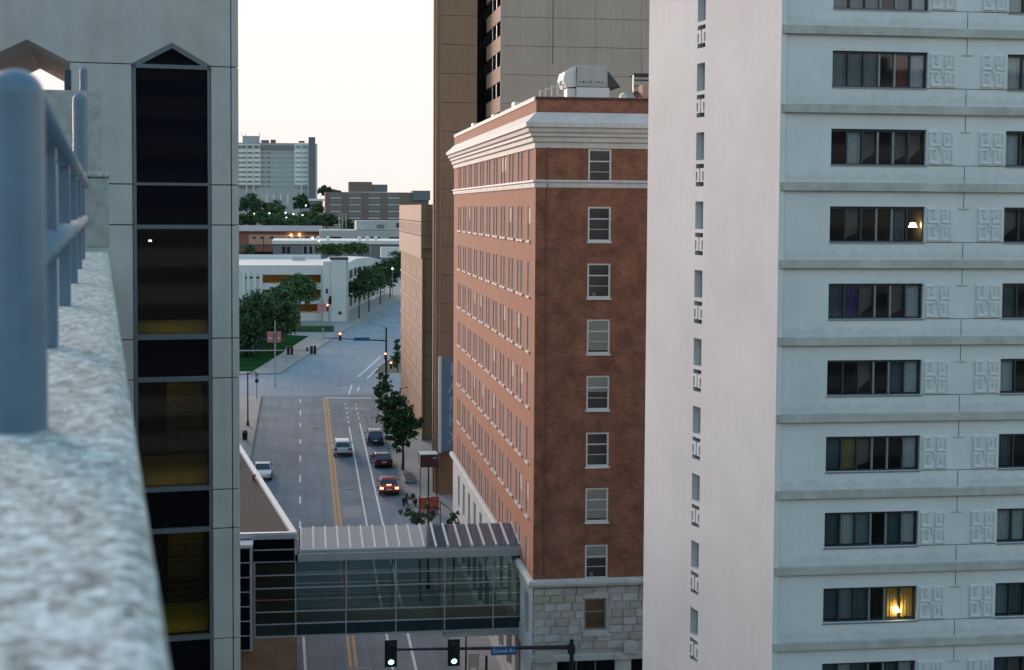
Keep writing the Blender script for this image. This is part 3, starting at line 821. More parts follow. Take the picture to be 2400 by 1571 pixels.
# ================================================================== brick hotel-like building
BX, BY = 12.34, 78.0
BG = gz(BY)
bk = T('brick_building', 'tall red brick building with white cornice and pale stone base', 'building', (BX, BY, 0))
BL, BW = 42.6, 22.0
def bu(px, py):
    p = at(px, py, BY); return p.x - BX, p.z
zTop = 37.47; zC1 = 36.64; zC0 = 34.80; zB1, zB0 = 33.07, 32.62; zS = 11.41
wx0, wx1 = bu(1378, 500)[0], bu(1432, 500)[0]
tops = [bu(1405, y)[1] for y in (350, 485, 618, 749, 881, 1014, 1144, 1277)]
WH = 1.86
sh = [(wx0, wx1, z - WH, z) for z in tops]
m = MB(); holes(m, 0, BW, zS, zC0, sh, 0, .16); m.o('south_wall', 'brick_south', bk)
MB().box(.01, BW, .02, .4, zC1 - .1, zTop - .16).o('south_parapet', 'brick_south', bk)
MB().box(-.02, BW, -.02, .42, zTop - .158, zTop).o('parapet_coping', 'brick_dark', bk, bevel=.02)
# downpipe near the corner
MB().cyl((.62, -.06, zS + .35), (.62, -.06, zC0), .035, n=8).o('downpipe', 'rust', bk)
# south windows
BL_ = [0, 0, 0, 1, .5, 0, 1, .42]
for k, (z, bl_) in enumerate(zip(tops, BL_)):
    z0 = z - WH
    wn = MB()
    wn.box(wx0, wx0 + .09, .03, .13, z0, z).box(wx1 - .09, wx1, .03, .13, z0, z).box(wx0 + .09, wx1 - .09, .03, .13, z - .09, z).box(wx0 + .09, wx1 - .09, .03, .13, z0, z0 + .10)
    w_ = wn.o('window', 'trim_white', bk)
    MB().box(wx0 - .05, wx1 + .05, -.08, .14, z0 - .09, z0 - .002).o('sill', 'trim_white', w_, bevel=.01)
    MB().box(wx0 + .092, wx1 - .092, .05, .12, z - .68, z - .62).o('meeting_rail', 'trim_white', w_)
    MB().box(wx0 + .092, wx1 - .092, .06, .11, z - 1.22, z - 1.195).o('glazing_bar', 'trim_white', w_)
    MB().box(wx0 + .092, wx1 - .092, .085, .092, z0 + .102, z - .692).o('pane', 'glass_clear', w_)
    MB().box(wx0 + .092, wx1 - .092, .085, .092, z - .618, z - .092).o('pane', 'glass_clear', w_)
    if bl_: MB().box(wx0 + .1, wx1 - .1, .12, .13, z - .1 - (WH - .3) * bl_, z - .1).o('blind', 'blind_cream' if bl_ == 1 else 'blind', w_)
    rm = MB(); rm.box(wx0 - .3, wx1 + .3, 1.6, 1.7, z0 - .2, z + .2).box(wx0 - .4, wx0 - .3, .17, 1.6, z0 - .2, z + .2).box(wx1 + .3, wx1 + .4, .17, 1.6, z0 - .2, z + .2).box(wx0 - .3, wx1 + .3, .18, 1.6, z0 - .3, z0 - .2).box(wx0 - .3, wx1 + .3, .18, 1.6, z + .2, z + .3)
    rm.o('room', 'room_black', w_)
    if k in (2, 7): MB().lathe([(.03, 0), (.08, .02), (.07, .18), (.0, .2)], (wx0 + .4, .25, z0 + .11), 10).o('ornament', 'trim_white', w_)
# west (street) facade: local y runs along the street
def fw(p): return (p[1], -p[0] + 0, p[2])    # (along(-y), depth, z)
cols = [2.2] + [v for k in range(10) for v in (4.75 + 3.62 * k, 6.1 + 3.62 * k)]
WW = .98
HW = []
for z in tops:
    for cx in cols: HW.append((cx - WW / 2, cx + WW / 2, z - WH, z))
m = MB(); holes(m, 0, BL, zS, zC0, HW, 0, .07, lambda p: (p[1], p[0], p[2]))
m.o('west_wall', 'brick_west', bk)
MB().box(.015, .4, .41, BL, zC1 - .1, zTop - .20).o('west_parapet', 'brick_west', bk)
MB().box(-.03, .44, .43, BL, zTop - .198, zTop + .03).o('west_coping', 'cornice', bk)
fr = MB(); h = WH
fr.box(.025, .066, -WW / 2, -WW / 2 + .05, 0, h).box(.025, .066, WW / 2 - .05, WW / 2, 0, h).box(.025, .066, -WW / 2 + .05, WW / 2 - .05, h - .05, h).box(.025, .066, -WW / 2 + .05, WW / 2 - .05, 0, .05).box(.03, .065, -WW / 2 + .05, WW / 2 - .05, h * .5 - .025, h * .5 + .025)
fr_m = fr.mesh('window', 'frame_lilac')
pn_m = MB().box(.042, .05, -WW / 2 + .05, WW / 2 - .05, .05, h - .05).mesh('pane', 'pane_west')
sl_m = MB().box(-.09, .12, -WW / 2 - .06, WW / 2 + .06, -.11, -.002).mesh('sill', 'cornice')
bd_m = MB().box(.036, .0415, -WW / 2 + .07, WW / 2 - .07, h * .5 + .03, h - .07).mesh('blind', 'cornice_grey')
rng = random.Random(3)
for z in tops:
    for cx in cols:
        w_ = put('window', fr_m, bk, (0, cx, z - WH))
        put('pane', pn_m, w_); put('sill', sl_m, w_)
        if rng.random() < .1: put('blind', bd_m, w_)
MB().box(.10, .13, .3, BL - .3, zS, zC0).o('west_backing', 'room_black', bk)
# cornice (one moulded profile wrapped round both faces)
prof = [(0, zC1), (.52, zC1 - .50), (.62, zC1 - .56), (.62, zC1 - .80), (.50, zC1 - .86), (.46, zC1 - 1.05), (.34, zC1 - 1.12), (.34, zC1 - 1.27), (.22, zC1 - 1.34), (.20, zC1 - 1.55), (.08, zC1 - 1.62), (.06, zC0 - .05), (0, zC0 - .05)]
def wrap(prof, name, m, parent, ycap=BL):
    b = MB()
    for (o0, z0), (o1, z1) in zip(prof, prof[1:]):
        b.quad((-o0, -o0, z0), (-o1, -o1, z1), (BW, -o1, z1), (BW, -o0, z0))
        b.quad((-o0, ycap + o0 * .6, z0), (-o1, ycap + o1 * .6, z1), (-o1, -o1, z1), (-o0, -o0, z0))
    b.f.append(tuple(range(len(b.v), len(b.v) + len(prof)))); b.v += [(-o, ycap + o * .6, z) for o, z in prof]
    return b.o(name, m, parent)
wrap(prof, 'cornice', 'cornice', bk)
wrap([(0, zB1), (.14, zB1 - .03), (.16, zB1 - .12), (.08, zB1 - .18), (.07, zB0 + .04), (0, zB0)], 'belt_course', 'cornice', bk)
wrap([(0, zS + .12), (.16, zS + .10), (.27, zS + .02), (.30, zS - .12), (.24, zS - .27), (.08, zS - .32), (0, zS - .34)], 'stone_belt', 'stone_light', bk)
# stone base, south side: separate blocks in courses with a window opening and shopfront
bw0, bw1 = bu(1371, 1440)[0], bu(1420, 1440)[0]; bz1, bz0 = bu(1395, 1404)[1], bu(1395, 1476)[1]
zSF = bu(1395, 1546)[1]
MB().box(.04, BW, .05, .3, zSF, bz0 - .02).box(.04, bw0 - .02, .05, .3, bz0 - .02, zS - .02).box(bw1 + .02, BW, .05, .3, bz0 - .02, zS - .02).box(bw0 - .02, bw1 + .02, .05, .3, bz1 + .02, zS - .02).o('base_backing', 'stone', bk)
CH = .43; stone_me = {}
rs = random.Random(11)
z = zS - .36; row = 0
while z - CH > zSF + .35:
    x = .02 if row % 2 == 0 else -.0
    first = True
    while x < 7.4:
        wd = rs.choice([.62, .75, .88, 1.0]) if not first else (.95 if row % 2 else .6)
        first = False
        a, b2 = x, x + wd
        zc = z - CH / 2
        segs = [(a, b2)]
        if bz0 - .30 < zc < bz1 + .22 and b2 > bw0 - .12 and a < bw1 + .12:
            segs = [s for s in ((a, bw0 - .12), (bw1 + .12, b2)) if s[1] - s[0] > .12]
        for a2, b3 in segs:
            wq = round(b3 - a2 - .03, 2); key = (wq, rs.randrange(3))
            if key not in stone_me:
                pr = .05 + .02 * key[1]
                s_ = MB(); i0 = 0
                s_.v += [(0, .05, 0), (wq, .05, 0), (wq, .05, CH - .03), (0, .05, CH - .03), (.03, .05 - pr, .03), (wq - .03, .05 - pr, .03), (wq - .03, .05 - pr, CH - .06), (.03, .05 - pr, CH - .06)]
                s_.f += [(4, 5, 6, 7), (0, 1, 5, 4), (1, 2, 6, 5), (2, 3, 7, 6), (3, 0, 4, 7)]
                stone_me[key] = s_.mesh('stone_block', ('stone', 'stone_light', 'stone_tan')[key[1]])
            put('stone_block', stone_me[key], bk, (a2 + .015, 0, z - CH + .015))
        x = b2
    z -= CH; row += 1
MB().box(bw0 - .1, bw1 + .1, -.02, .04, bz1 + .03, bz1 + .36).o('lintel', 'stone_light', bk, bevel=.02)
MB().box(bw0 - .12, bw1 + .12, -.10, .05, bz0 - .36, bz0 - .03).o('stone_sill', 'stone_light', bk, bevel=.03)
wn = MB().box(bw0, bw0 + .05, .10, .18, bz0, bz1).box(bw1 - .05, bw1, .10, .18, bz0, bz1).box(bw0 + .05, bw1 - .05, .10, .18, bz1 - .06, bz1).box(bw0 + .05, bw1 - .05, .10, .18, bz0, bz0 + .06).o('window', 'window_frame_grey', bk)
MB().box(bw0 + .05, bw1 - .05, .12, .16, (bz0 + bz1) / 2 + .1, (bz0 + bz1) / 2 + .15).o('meeting_rail', 'window_frame_grey', wn)
MB().box(bw0 + .05, bw1 - .05, .14, .145, bz0 + .06, bz1 - .06).o('pane', 'glass_clear', wn)
rm = MB(); rm.box(bw0 - .5, bw1 + .5, 3.0, 3.1, bz0 - .5, bz1 + .5).box(bw0 - .6, bw0 - .5, .31, 3, bz0 - .5, bz1 + .5).box(bw1 + .5, bw1 + .6, .31, 3, bz0 - .5, bz1 + .5).box(bw0 - .5, bw1 + .5, .31, 3, bz0 - .6, bz0 - .5).box(bw0 - .5, bw1 + .5, .31, 3, bz1 + .5, bz1 + .6)
rm.o('lit_room', 'curtain_yellow', wn)
MB().prism([(bw0 + .05, bz1), (bw0 + .2, bz1), (bw1 - .1, bz1 - .75), (bw1 - .2, bz1 - .85)], .8, .9).o('beam', 'curtain_yellow', wn)
MB().box(bw0 + .2, bw1 - .2, 1.6, 1.7, bz1 + .3, bz1 + .36).o('hidden_light_tube', 'amber_lamp', wn)
# shopfront under it
MB().box(-.05, BW, -.14, .06, zSF - .02, zSF + .34).o('shop_cornice', 'stone_light', bk, bevel=.04)
MB().prism([(0, 0), (1.0, 0), (1.0, .5), (.85, .62), (.1, .62), (0, .5)], -.28, -.145).o('shop_capital', 'stone_light', bk, (.1, 0, zSF + .0))
for x0, x1 in ((0, 1.35), (4.55, 5.45), (9, 10)):
    MB().box(x0, x1, -.06, .3, BG - .3, zSF - .03).o('pilaster', 'stone_light', bk, bevel=.03)
MB().box(4.5, 5.25, -.2, .0, zSF - .03, zSF + .30).o('pilaster_capital', 'stone_light', bk, bevel=.06)
for x0, x1 in ((1.36, 4.54), (5.46, 8.99)):
    MB().box(x0, x1, .10, .12, BG, zSF - .03).o('shop_window', 'glass_black', bk)
    for xm in (x0 + (x1 - x0) / 3, x0 + 2 * (x1 - x0) / 3): MB().box(xm - .025, xm + .025, .06, .099, BG, zSF - .03).o('shop_mullion', 'grey_metal', bk)
MB().prism([(0, 0), (.75, 0), (.75, .55), (.55, .7), (.15, .7), (0, .55)], -.3, -.16).o('stone_bracket', 'stone_light', bk, (5.0, 0, zSF + .36))
# white stone base along the street
cb = [2.2] + [5.42 + 3.62 * k for k in range(10)]
hb = [(c - .75, c + .75, zS - 3.6, zS - 1.1) for c in cb] + [(c - 1.2, c + 1.2, 3.9, zS - 4.6) for c in cb[1:]]
m = MB(); holes(m, 0, BL, 2.4, zS - .3, hb, 0, .25, lambda p: (p[1] + .0, p[0], p[2])); m.o('west_base', 'coping_white', bk)
MB().box(.24, .27, .4, BL - .2, 2.4, zS - .3).o('base_glass', 'pane_west', bk)
MB().box(.06, BW, BL - .02, BL, 2.4, zTop - .2).o('north_wall', 'brick_west', bk)
MB().box(.28, BW, .4, BL - .1, zC1 - .2, zC1).o('roof', 'far_roof', bk)
# ---- rooftop plant on the brick building
def rt(px, py, dy=3.0):
    p = at(px, py, BY + dy); return p
ac = T('rooftop_air_unit', 'large pale rooftop air unit standing on white base, on the brick roof', 'air unit', (rt(1352, 228).x, BY + 3, zC1))
a0 = rt(1352, 226).x; a1 = rt(1424, 226).x; zt_ = rt(1380, 153).z; zm = rt(1380, 205).z
W_ = a1 - a0
MB().box(0, W_ + .1, 0, 2.6, 0, zm - zC1).o('base', 'trim_white', ac, bevel=.02)
MB().prism([(0, zm - zC1 + .03), (W_, zm - zC1 + .03), (W_ * .98, zt_ - zC1), (.05, zt_ - zC1)], -.02, 2.7).o('casing', 'cornice_grey', ac, bevel=.02)
for k in range(7): MB().box(.1 + k * .21, .2 + k * .21, -.03, -.021, zm - zC1 + .25, zm - zC1 + .30 + .04 * (k % 2)).o('vent', 'joint_dark', ac)
MB().prism([(0, zm - zC1 + .05), (-.0, zt_ - zC1), (-.62, zt_ - zC1 - .35), (-.72, zm - zC1 + .45), (-.55, zm - zC1)], .3, 2.2).o('intake_hood', 'coping_white', ac)
MB().prism([(W_ + .02, zm - zC1 + .05), (W_ + .75, zm - zC1 + .05), (W_ + .02, zt_ - zC1 - .3)], .1, 2.4).o('louvre', 'joint_dark', ac)
MB().box(-.5, -.02, .3, 1.6, 0, zm - zC1 - .05).o('side_box', 'coping_white', ac)
rk = T('pipe_rack', 'low pipe rack of pale square frames along the brick roof edge', 'pipe rack', (rt(1262, 228, 1).x, BY + 1, zC1))
for k in range(4):
    x = .05 + k * .42; y = k * .55; hh = 1.25 + k * .16
    f_ = MB(); f_.box(x, x + .07, y, y + .07, 0, hh).box(x + .32, x + .39, y, y + .07, 0, hh).box(x + .07, x + .32, y, y + .07, hh - .08, hh).box(x + .07, x + .32, y, y + .07, hh - .62, hh - .54)
    f_.o('frame', 'cornice', rk)
    MB().cyl((x + .19, y + .03, hh), (x + .19, y + .03, hh + .18), .05, n=8).o('valve', 'grey_metal', rk)
for k, (xr, dxr) in enumerate(((1446, 60), )):
    x = rt(xr, 230, 4).x
    dk = T('roof_duct', 'blue-grey roof duct and fan beside the air unit', 'duct', (x, BY + 4, zC1))
    MB().prism([(0, 0), (1.5, 0), (1.5, .75), (.75, 1.5), (.45, 1.45), (0, .6)], 0, 1.2).o('housing', 'hospital_grey', dk)
    MB().cyl((.3, -.05, .55), (.3, .0, .55), .32, n=16).o('fan', 'curtain_pale', dk)
    for q in range(3): MB().box(.9, 2.3, .2 + q * .3, .35 + q * .3, 1.2 + q * .12, 1.28 + q * .12).o('pipe', 'rust', dk)
    MB().box(1.45, 1.95, -.1, .9, .5, 1.9).o('end_box', 'far_peach', dk)
    MB().box(-.6, 1.7, -1.2, -.6, 0, .55).o('low_duct', 'grey_metal', dk); MB().cyl((.2, -.9, .55), (.2, -.9, 1.25), .16, n=12).o('stack', 'trim_white', dk); MB().cyl((.9, -.9, .55), (.9, -.9, 1.0), .12, n=12).o('stack', 'trim_white', dk)
es = T('equipment_screen', 'dark louvred equipment frame at the right end of the brick roof', 'equipment frame', (rt(1486, 228, 6).x, BY + 6, zC1))
ez = rt(1500, 176, 6).z - zC1
for k in range(5): MB().box(.02, 1.6, .05, .12, ez * (.35 + .13 * k), ez * (.35 + .13 * k) + .09).o('louvre', 'rust' if k % 2 else 'joint_dark', es)
for xx in (-.06, 1.62): MB().box(xx, xx + .07, 0, .1, 0, ez).o('leg', 'grey_metal', es)
MB().box(-.06, 1.69, .0, 1.2, ez + .001, ez + .1).o('top', 'joint_dark', es)
hv = T('roof_hood', 'row of small pale roof hoods between the pipe rack and air unit', 'roof hood', (rt(1300, 228, 5).x, BY + 5, zC1))
for k in range(3): MB().prism([(k * .55, 0), (k * .55 + .4, 0), (k * .55 + .4, 1.0 + .15 * k), (k * .55 + .1, 1.2 + .15 * k), (k * .55, .9)], 0, .5).o('hood', 'coping_white', hv)
for k, (py_, hh) in enumerate(((12, .5), (22, .35), (34, .45))):
    tag(MB().box(0, .5, 0, 1.2, 0, hh + .9).o('roof_vent_box', 'coping_white', None, (BX + .55, BY + py_, zC1)), ('small pale vent box on the brick roof edge near the corner', 'small pale vent box halfway along the brick roof edge', 'small pale vent box at the far end of the brick roof')[k], 'vent box', 'vent boxes on the brick roof')

# ================================================================== tan tower behind the brick building
TT = T('tan_tower', 'tall tan and grey panel tower rising behind the brick building', 'building', (0, 140, 0))
def tt(px, Y=140): return at(px, 600, Y).x
xp0, xp1 = tt(1032), tt(1116); xm0 = tt(1171)
xm1 = xm0 + 24; TH = 64; GB = gz(140)
zs = [TH]; zj = at(1200, 40, 140).z
zl = [zj + 2.72 * k for k in range(6, -14, -1)]
zl = [GB] + sorted(z for z in zl if z > GB + 1) + [TH]
for z0, z1 in zip(zl, zl[1:]):
    MB().box(xp0, xp1, 0, .3, z0 + .02, z1 - .02).o('pier_panel', 'brown_panel', TT)
    for k in range(4):
        xA = xm0 + k * 4.55
        MB().box(xA + .012, xA + 4.55 - .012, 0, .3, z0 + .02, z1 - .02).o('grey_panel', 'grey_panel', TT)
MB().box(xp0 + .02, xp1 - .02, .05, 1.6, GB, TH).box(xm0 + .35, xm0 + 18.1, .05, 26, GB, TH).o('core', 'joint_dark', TT)
MB().box(xp0 - .42, xp0 - .01, .6, 1.0, GB, TH).o('fin', 'tan_light', TT)
MB().box(xp0 - .02, xp0 + .005, -.01, 1.7, GB, TH).o('pier_flank', 'tan_light', TT)
MB().box(xp0 - .55, xp0 - .05, 1.2, 2.0, GB, TH).o('pier_return', 'tan_panel', TT)
MB().box(xp1 + .01, xm0 + .3, 11, 11.2, GB, TH).o('recess_glass', 'glass_black', TT)
z = GB + 6.0
z_ref = at(1150, 100, 140).z
SP = 2.86
k0 = int((z_ref - GB - 8) / SP)
for k in range(-k0, 8):
    zc = z_ref + k * SP
    MB().box(xm0 - .02, xm0 + .30, .01, 10.98, zc - .72, zc + .72).o('spandrel', 'tan_light', TT)
    MB().box(xm0 + .10, xm0 + .26, .35, 10.9, zc + .722, zc + SP - .722).o('strip_window', 'glass_black', TT)
    for q in (3.2, 6.2): MB().box(xm0 + .04, xm0 + .098, q, q + .5, zc + .722, zc + SP - .722).o('strip_mullion', 'window_frame_dark', TT)
MB().box(tt(1292) - .025, tt(1292) + .025, -.03, .0, at(1292, 150, 140).z, TH).o('rain_stain_pipe', 'joint_dark', TT)
# vertical banner sign on the pier
sg = T('vertical_sign', 'tall blue vertical sign with pale letters on the tan tower pier', 'sign', (0, 139.2, 0))
s0, s1 = at(1029, 840, 139.2), at(1030, 1058, 139.2)
sx0, sx1 = s0.x + .25, s0.x + 2.55
MB().box(sx0, sx1, .0, .35, s1.z, s0.z).o('face', 'banner_blue', sg)
MB().box(sx0 - .26, sx0 - .005, -.02, .38, s1.z - .15, s0.z + .1).o('edge', 'coping_white', sg)
for k, ch in enumerate('PARKX'):
    me = text_mesh(ch, 1.75, 'banner_letter', .01)
    zc = s0.z - 1.15 - k * 1.62
    lo = put('letter', me, sg, (sx0 + 1.18, -.012, zc), (R(90), 0, 0))

# ================================================================== tan low block beyond
LBX = at(992, 600, 168).x
tl = T('tan_office_block', 'tan panelled office block beyond the tall tower on the right of the street', 'building', (LBX, 168, 0))
g2 = gz(168); zt2 = at(992, 479, 168).z; Lb = 38.0
nb = 8
zz = [g2, g2 + 4.4] + [g2 + 4.4 + (zt2 - 6.2 - g2 - 4.4) * k / 6 for k in range(1, 7)] + [zt2 - 3.6, zt2 - 2.0, zt2]
for i, (z0, z1) in enumerate(zip(zz, zz[1:])):
    for k in range(4):
        y0, y1 = Lb * k / 4, Lb * (k + 1) / 4
        MB().box(0 if i < 7 else -.25, .3, y0 + .02, y1 - .02, z0 + .05, z1 - .04).o('west_panel', 'tan_panel' if i < 7 else 'tan_light', tl)
        if 1 <= i < 7: MB().box(-.02, .0, y0 + .3, y1 - .3, z0 + .5, z0 + (z1 - z0) * .55).o('window_strip', 'brown_panel', tl)
        if 1 <= i < 7: MB().box(-.12, -.021, y0, y1, z1 - .16, z1 + .06).o('sill_band', 'tan_light', tl)
    MB().box(.31, 14, 0, .3, z0 + .02, z1 - .02).o('south_panel', 'brown_panel', tl)
for k in range(12): MB().box(-.27, -.251, Lb * k / 12 + .6, Lb * (k + 1) / 12 - .6, zt2 - 3.4, zt2 - 2.2).o('top_window', 'brown_panel', tl)
MB().box(.05, 14, .05, Lb, g2, zt2 - .05).o('core', 'joint_dark', tl)
MB().box(-.15, 14.2, -.3, -.01, zt2 - 5.0, zt2 - 4.7).o('cornice_band', 'tan_light', tl)
MB().box(-.14, .02, -.05, .4, g2, zt2 - 5.0).o('corner_strip', 'tan_light', tl)

# ================================================================== podium with brown roof, and the glass skywalk
SY = 83.0
PZ = 13.28
pd = T('podium_building', 'low building with brown gravel roof and white coping beside the skywalk', 'building', (0, 0, 0))
e0 = atZ(696, 1250, PZ); e1 = atZ(566, 1048, PZ)
dv = (e1 - e0).normalized(); far = e0 + dv * 45; nl = Vector((-dv.y, dv.x, 0))
A = Vector((e0.x, SY + .05, 0)); B = Vector((far.x, far.y, 0)); C_ = B + nl * 22; D = Vector((A.x - 22, SY + .05, 0))
MB().prism([(p.x, p.y) for p in (A, B, C_, D)], 2.3, PZ - .25, 'z').o('walls', 'podium_brick', pd)
rfp = [(p.x, p.y) for p in (A + nl * .3, B + nl * .3, C_, D)]
rf = MB(); rf.v += [(x, y, PZ - .12) for x, y in rfp]; rf.f.append((0, 1, 2, 3)); rf.o('roof', 'gravel_brown', pd)
cp = MB(); cp.prism([(p.x, p.y) for p in (A, B, B + nl * .32, A + nl * .32)], PZ - .245, PZ + .06, 'z'); cp.o('street_coping', 'coping_white', pd)
MB().box(A.x - 22, A.x - .33, SY - .02, SY + .3, PZ - .245, PZ + .05).o('front_coping', 'alu', pd)
for xx, yy in ((-3.2, 100), (-5.5, 92), (-4.6, 107)):
    MB().cyl((xx, yy, PZ - .12), (xx, yy, PZ + .25), .10, n=10).cyl((xx, yy, PZ + .25), (xx, yy, PZ + .32), .16, n=10).o('roof_vent', 'rust', pd)

sw = T('skywalk', 'enclosed glass skywalk bridge crossing the street', 'skywalk', (0, SY, 0))
X0 = at(595, 1400, SY).x; X1 = at(1226, 1400, SY).x - .05
DEP = 3.6
zf0, zf1 = 7.42, 7.95           # floor structure
zt0, zt1 = 11.68, 12.12         # roof beam
mx = [X0 + .04, at(693, 1400, SY).x, at(811, 1400, SY).x, at(928, 1400, SY).x, at(1042, 1400, SY).x, at(1156, 1400, SY).x, X1]
mz = [zf0, 8.14, 8.84, 9.52, 10.18, 10.92, zt0]
MB().box(X0, X1, .12, DEP - .12, zf0 + .05, zf1).o('floor', 'far_brown', sw)
MB().box(X0, X1, .02, .11, zf0 - .05, zf0 + .06).o('bottom_beam', 'alu', sw)
MB().box(X0, X1, DEP - .11, DEP - .02, zf0 - .05, zf0 + .06).o('bottom_beam', 'alu', sw)
MB().box(mx[5] - 2.8, X1, .1, DEP - .1, zf0 - .38, zf0 - .052).o('end_beam', 'cornice_grey', sw)
MB().box(mx[1] - .05, X1 + .15, -.10, .10, zt0, zt1).o('roof_beam', 'alu', sw, bevel=.02)
MB().box(mx[1] - .05, X1 + .15, DEP - .10, DEP + .10, zt0, zt1).o('roof_beam', 'alu', sw)
for side, y in ((0, .0), (1, DEP - .08)):
    for k, x in enumerate(mx):
        MB().box(x - .035, x + .035, y, y + .08, zf0 + .061, zt0 - .001).o('mullion', 'alu', sw)
    for k, z in enumerate(mz[1:-1]):
        if side == 1 and k not in (1, 4): continue
        if k == 2: continue
        MB().box(X0, X1, y - .012, y + .07, z - .03, z + .03).o('transom', 'alu', sw)
    for xa_, xb_ in zip(mx, mx[1:]):
        for k, (za, zb2) in enumerate(zip(mz, mz[1:])):
            lowest = (k == 0 and side == 0)
            MB().box(xa_ + .036, xb_ - .036, y + .035, y + .047, za + (.061 if k == 0 else .031), zb2 - .031).o('pane', 'glass_green', sw)
MB().box(X0, X1, .09, .12, zf0 + .07, 8.1).o('spandrel_backing', 'curtain_teal', sw)
for y in (.35, DEP - .4):
    MB().cyl((X0, y, 9.0), (X1, y, 9.0), .03, n=8).o('handrail', 'alu', sw)
# glazed sloping roof
rx0, rx1 = mx[1] + .30, X1 - .12
ze, zr = 12.26, 12.78
MB().box(rx0 - .1, rx1 + .2, -.06, .16, zt1, ze).o('gutter', 'alu', sw)
MB().box(rx0 - .1, rx1 + .1, DEP - .1, DEP + .04, zt1, zr + .02).o('ridge', 'alu', sw)
NR = 18
for k in range(NR + 1):
    x = rx0 + (rx1 - rx0) * k / NR
    b = MB(); i = 0
    b.prism([(.02, ze + .01), (.02, ze + .11), (DEP, zr + .11), (DEP, zr + .01)], x - .055, x + .055, 'x').o('roof_rib', 'coping_white', sw)
    if k < NR:
        x2 = rx0 + (rx1 - rx0) * (k + 1) / NR
        b = MB(); b.prism([(.02, ze), (.02, ze + .03), (DEP, zr + .03), (DEP, zr)], x + .056, x2 - .056, 'x').o('roof_pane', 'roof_glass', sw)
b = MB(); b.prism([(.0, zt1), (0, ze), (DEP, zr), (DEP, zt1)], rx0 - .28, rx0 - .101, 'x').o('roof_end', 'window_frame_dark', sw)
# taller glazed bay at the left end and the lobby box next to it
lbx = T('skywalk_lobby', 'taller dark glass lobby at the left end of the skywalk', 'glass lobby', (0, SY - .06, 0))
zl1 = PZ - .05
MB().box(X0 - .02, mx[1] - .06, .0, .02, zt0 + .05, zl1 - .25).o('pane', 'glass_black', lbx)
MB().box(X0 - .1, mx[1] + .06, -.05, .05, zl1 - .24, zl1).o('top_beam', 'alu', lbx)
MB().box(X0 - .02, mx[1] - .06, -.03, -.001, 12.36, 12.42).o('transom', 'alu', lbx)
MB().box(X0 - .02, mx[1] - .06, -.03, -.001, zt0, zt0 + .049).o('transom', 'alu', lbx)
MB().box(mx[1] - .058, mx[1] + .12, -.04, .30, zt0 + .0, zl1 - .241).o('corner_post', 'alu', lbx)
sx = at(566, 1400, SY - 1).x
sd_ = T('glass_side_bay', 'narrow glazed side bay hanging left of the skywalk', 'glass bay', (0, SY - 1.2, 0))
zb1, zb0 = at(580, 1283, SY - 1).z, at(580, 1522, SY - 1).z
xs1 = X0 - .12
MB().box(sx - 4, xs1, .0, .02, zb0, zb1).o('pane', 'glass_black', sd_)
for k in range(8):
    z = zb0 + (zb1 - zb0) * k / 7
    MB().box(sx - 4, xs1 - .06, -.03, -.001, z - .03, z + .03).o('transom', 'alu', sd_)
MB().box(xs1 - .058, xs1 + .08, -.04, 1.1, zb0 - .05, zb1 + .05).o('corner_post', 'alu', sd_)
MB().box(sx - 4, xs1 + .1, -.06, 1.1, zb1 + .051, zb1 + .2).o('roof_edge', 'coping_white', sd_)
# shop wall under the skywalk on the left, lamplight put into its warm colours
lsh = T('corner_shop', 'brown shopfront under the left end of the skywalk', 'shopfront', (0, 0, 0))
MB().box(-10, -1.3, 84.5, 85, 2.4, 6.8).o('wall', 'pavement_brown', lsh)
MB().box(-8, -2.0, 84.44, 84.49, 2.6, 5.6).o('window', 'curtain_yellow', lsh)

# ================================================================== traffic signals and street furniture
def head(parent, x, y, z, face=-1, lit=None, n=3, plate=True, s=1.0):
    """signal head hanging at (x, y, z = top); face -1 looks towards the camera"""
    hd = MB().box(x - .17 * s, x + .17 * s, y, y + .22 * s, z - n * .36 * s, z).o('signal_head', 'black_metal', parent, bevel=.02)
    if plate: MB().box(x - .30 * s, x + .30 * s, y + .1 * s, y + .12 * s, z - n * .36 * s - .12 * s, z + .12 * s).o('backplate', 'black_metal', hd)
    yf = y - .005 if face < 0 else y + .225 * s
    for k in range(n):
        zc = z - (.18 + .36 * k) * s
        mm = 'lens_off'
        if lit == 'red' and k == 0: mm = 'lamp_red'
        if lit == 'green' and k == n - 1: mm = 'lamp_green'
        MB().cyl((x, yf, zc), (x, yf - .02 * (1 if face < 0 else -1), zc), .135 * s, n=16).o('lens', mm, hd)
        v = MB(); seg = 8
        for q in range(seg):
            t0, t1 = math.pi * q / seg, math.pi * (q + 1) / seg
            v.quad(*[(x + .15 * s * math.cos(t), yf + (0 if e_ == 0 else face * .24 * s), zc + .15 * s * math.sin(t)) for t, e_ in ((t0, 0), (t1, 0), (t1, 1), (t0, 1))])
        v.o('visor', 'black_metal', hd)
    return hd
# near mast arm over the junction in front of the brick building
NY = 76.6
pn = at(1340, 1515, NY)
ns_ = T('traffic_signal', 'black mast arm with two green signals below the skywalk', 'traffic light', (pn.x, NY, gz(NY)))
def nl_(px, py): p = at(px, py, NY); return p.x - pn.x, p.z - gz(NY)
ztop = nl_(1340, 1500)[1]
MB().cyl((0, 0, 0), (0, 0, ztop), .15, .11, 14).o('pole', 'black_metal', ns_)
MB().box(-.2, .16, -.16, .16, ztop - .75, ztop - .25).o('arm_clamp', 'black_metal', ns_, bevel=.03)
xa_, za_ = nl_(905, 1523); _, zb_2 = nl_(1335, 1517)
MB().cyl((0, 0, zb_2), (xa_, 0, za_), .11, .06, 10).o('mast_arm', 'black_metal', ns_)
for px, py in ((916, 1503), (1063.5, 1501)):
    hx, hz = nl_(px, py); head(ns_, hx, -.15, hz - .07, -1, 'green', s=1.08)
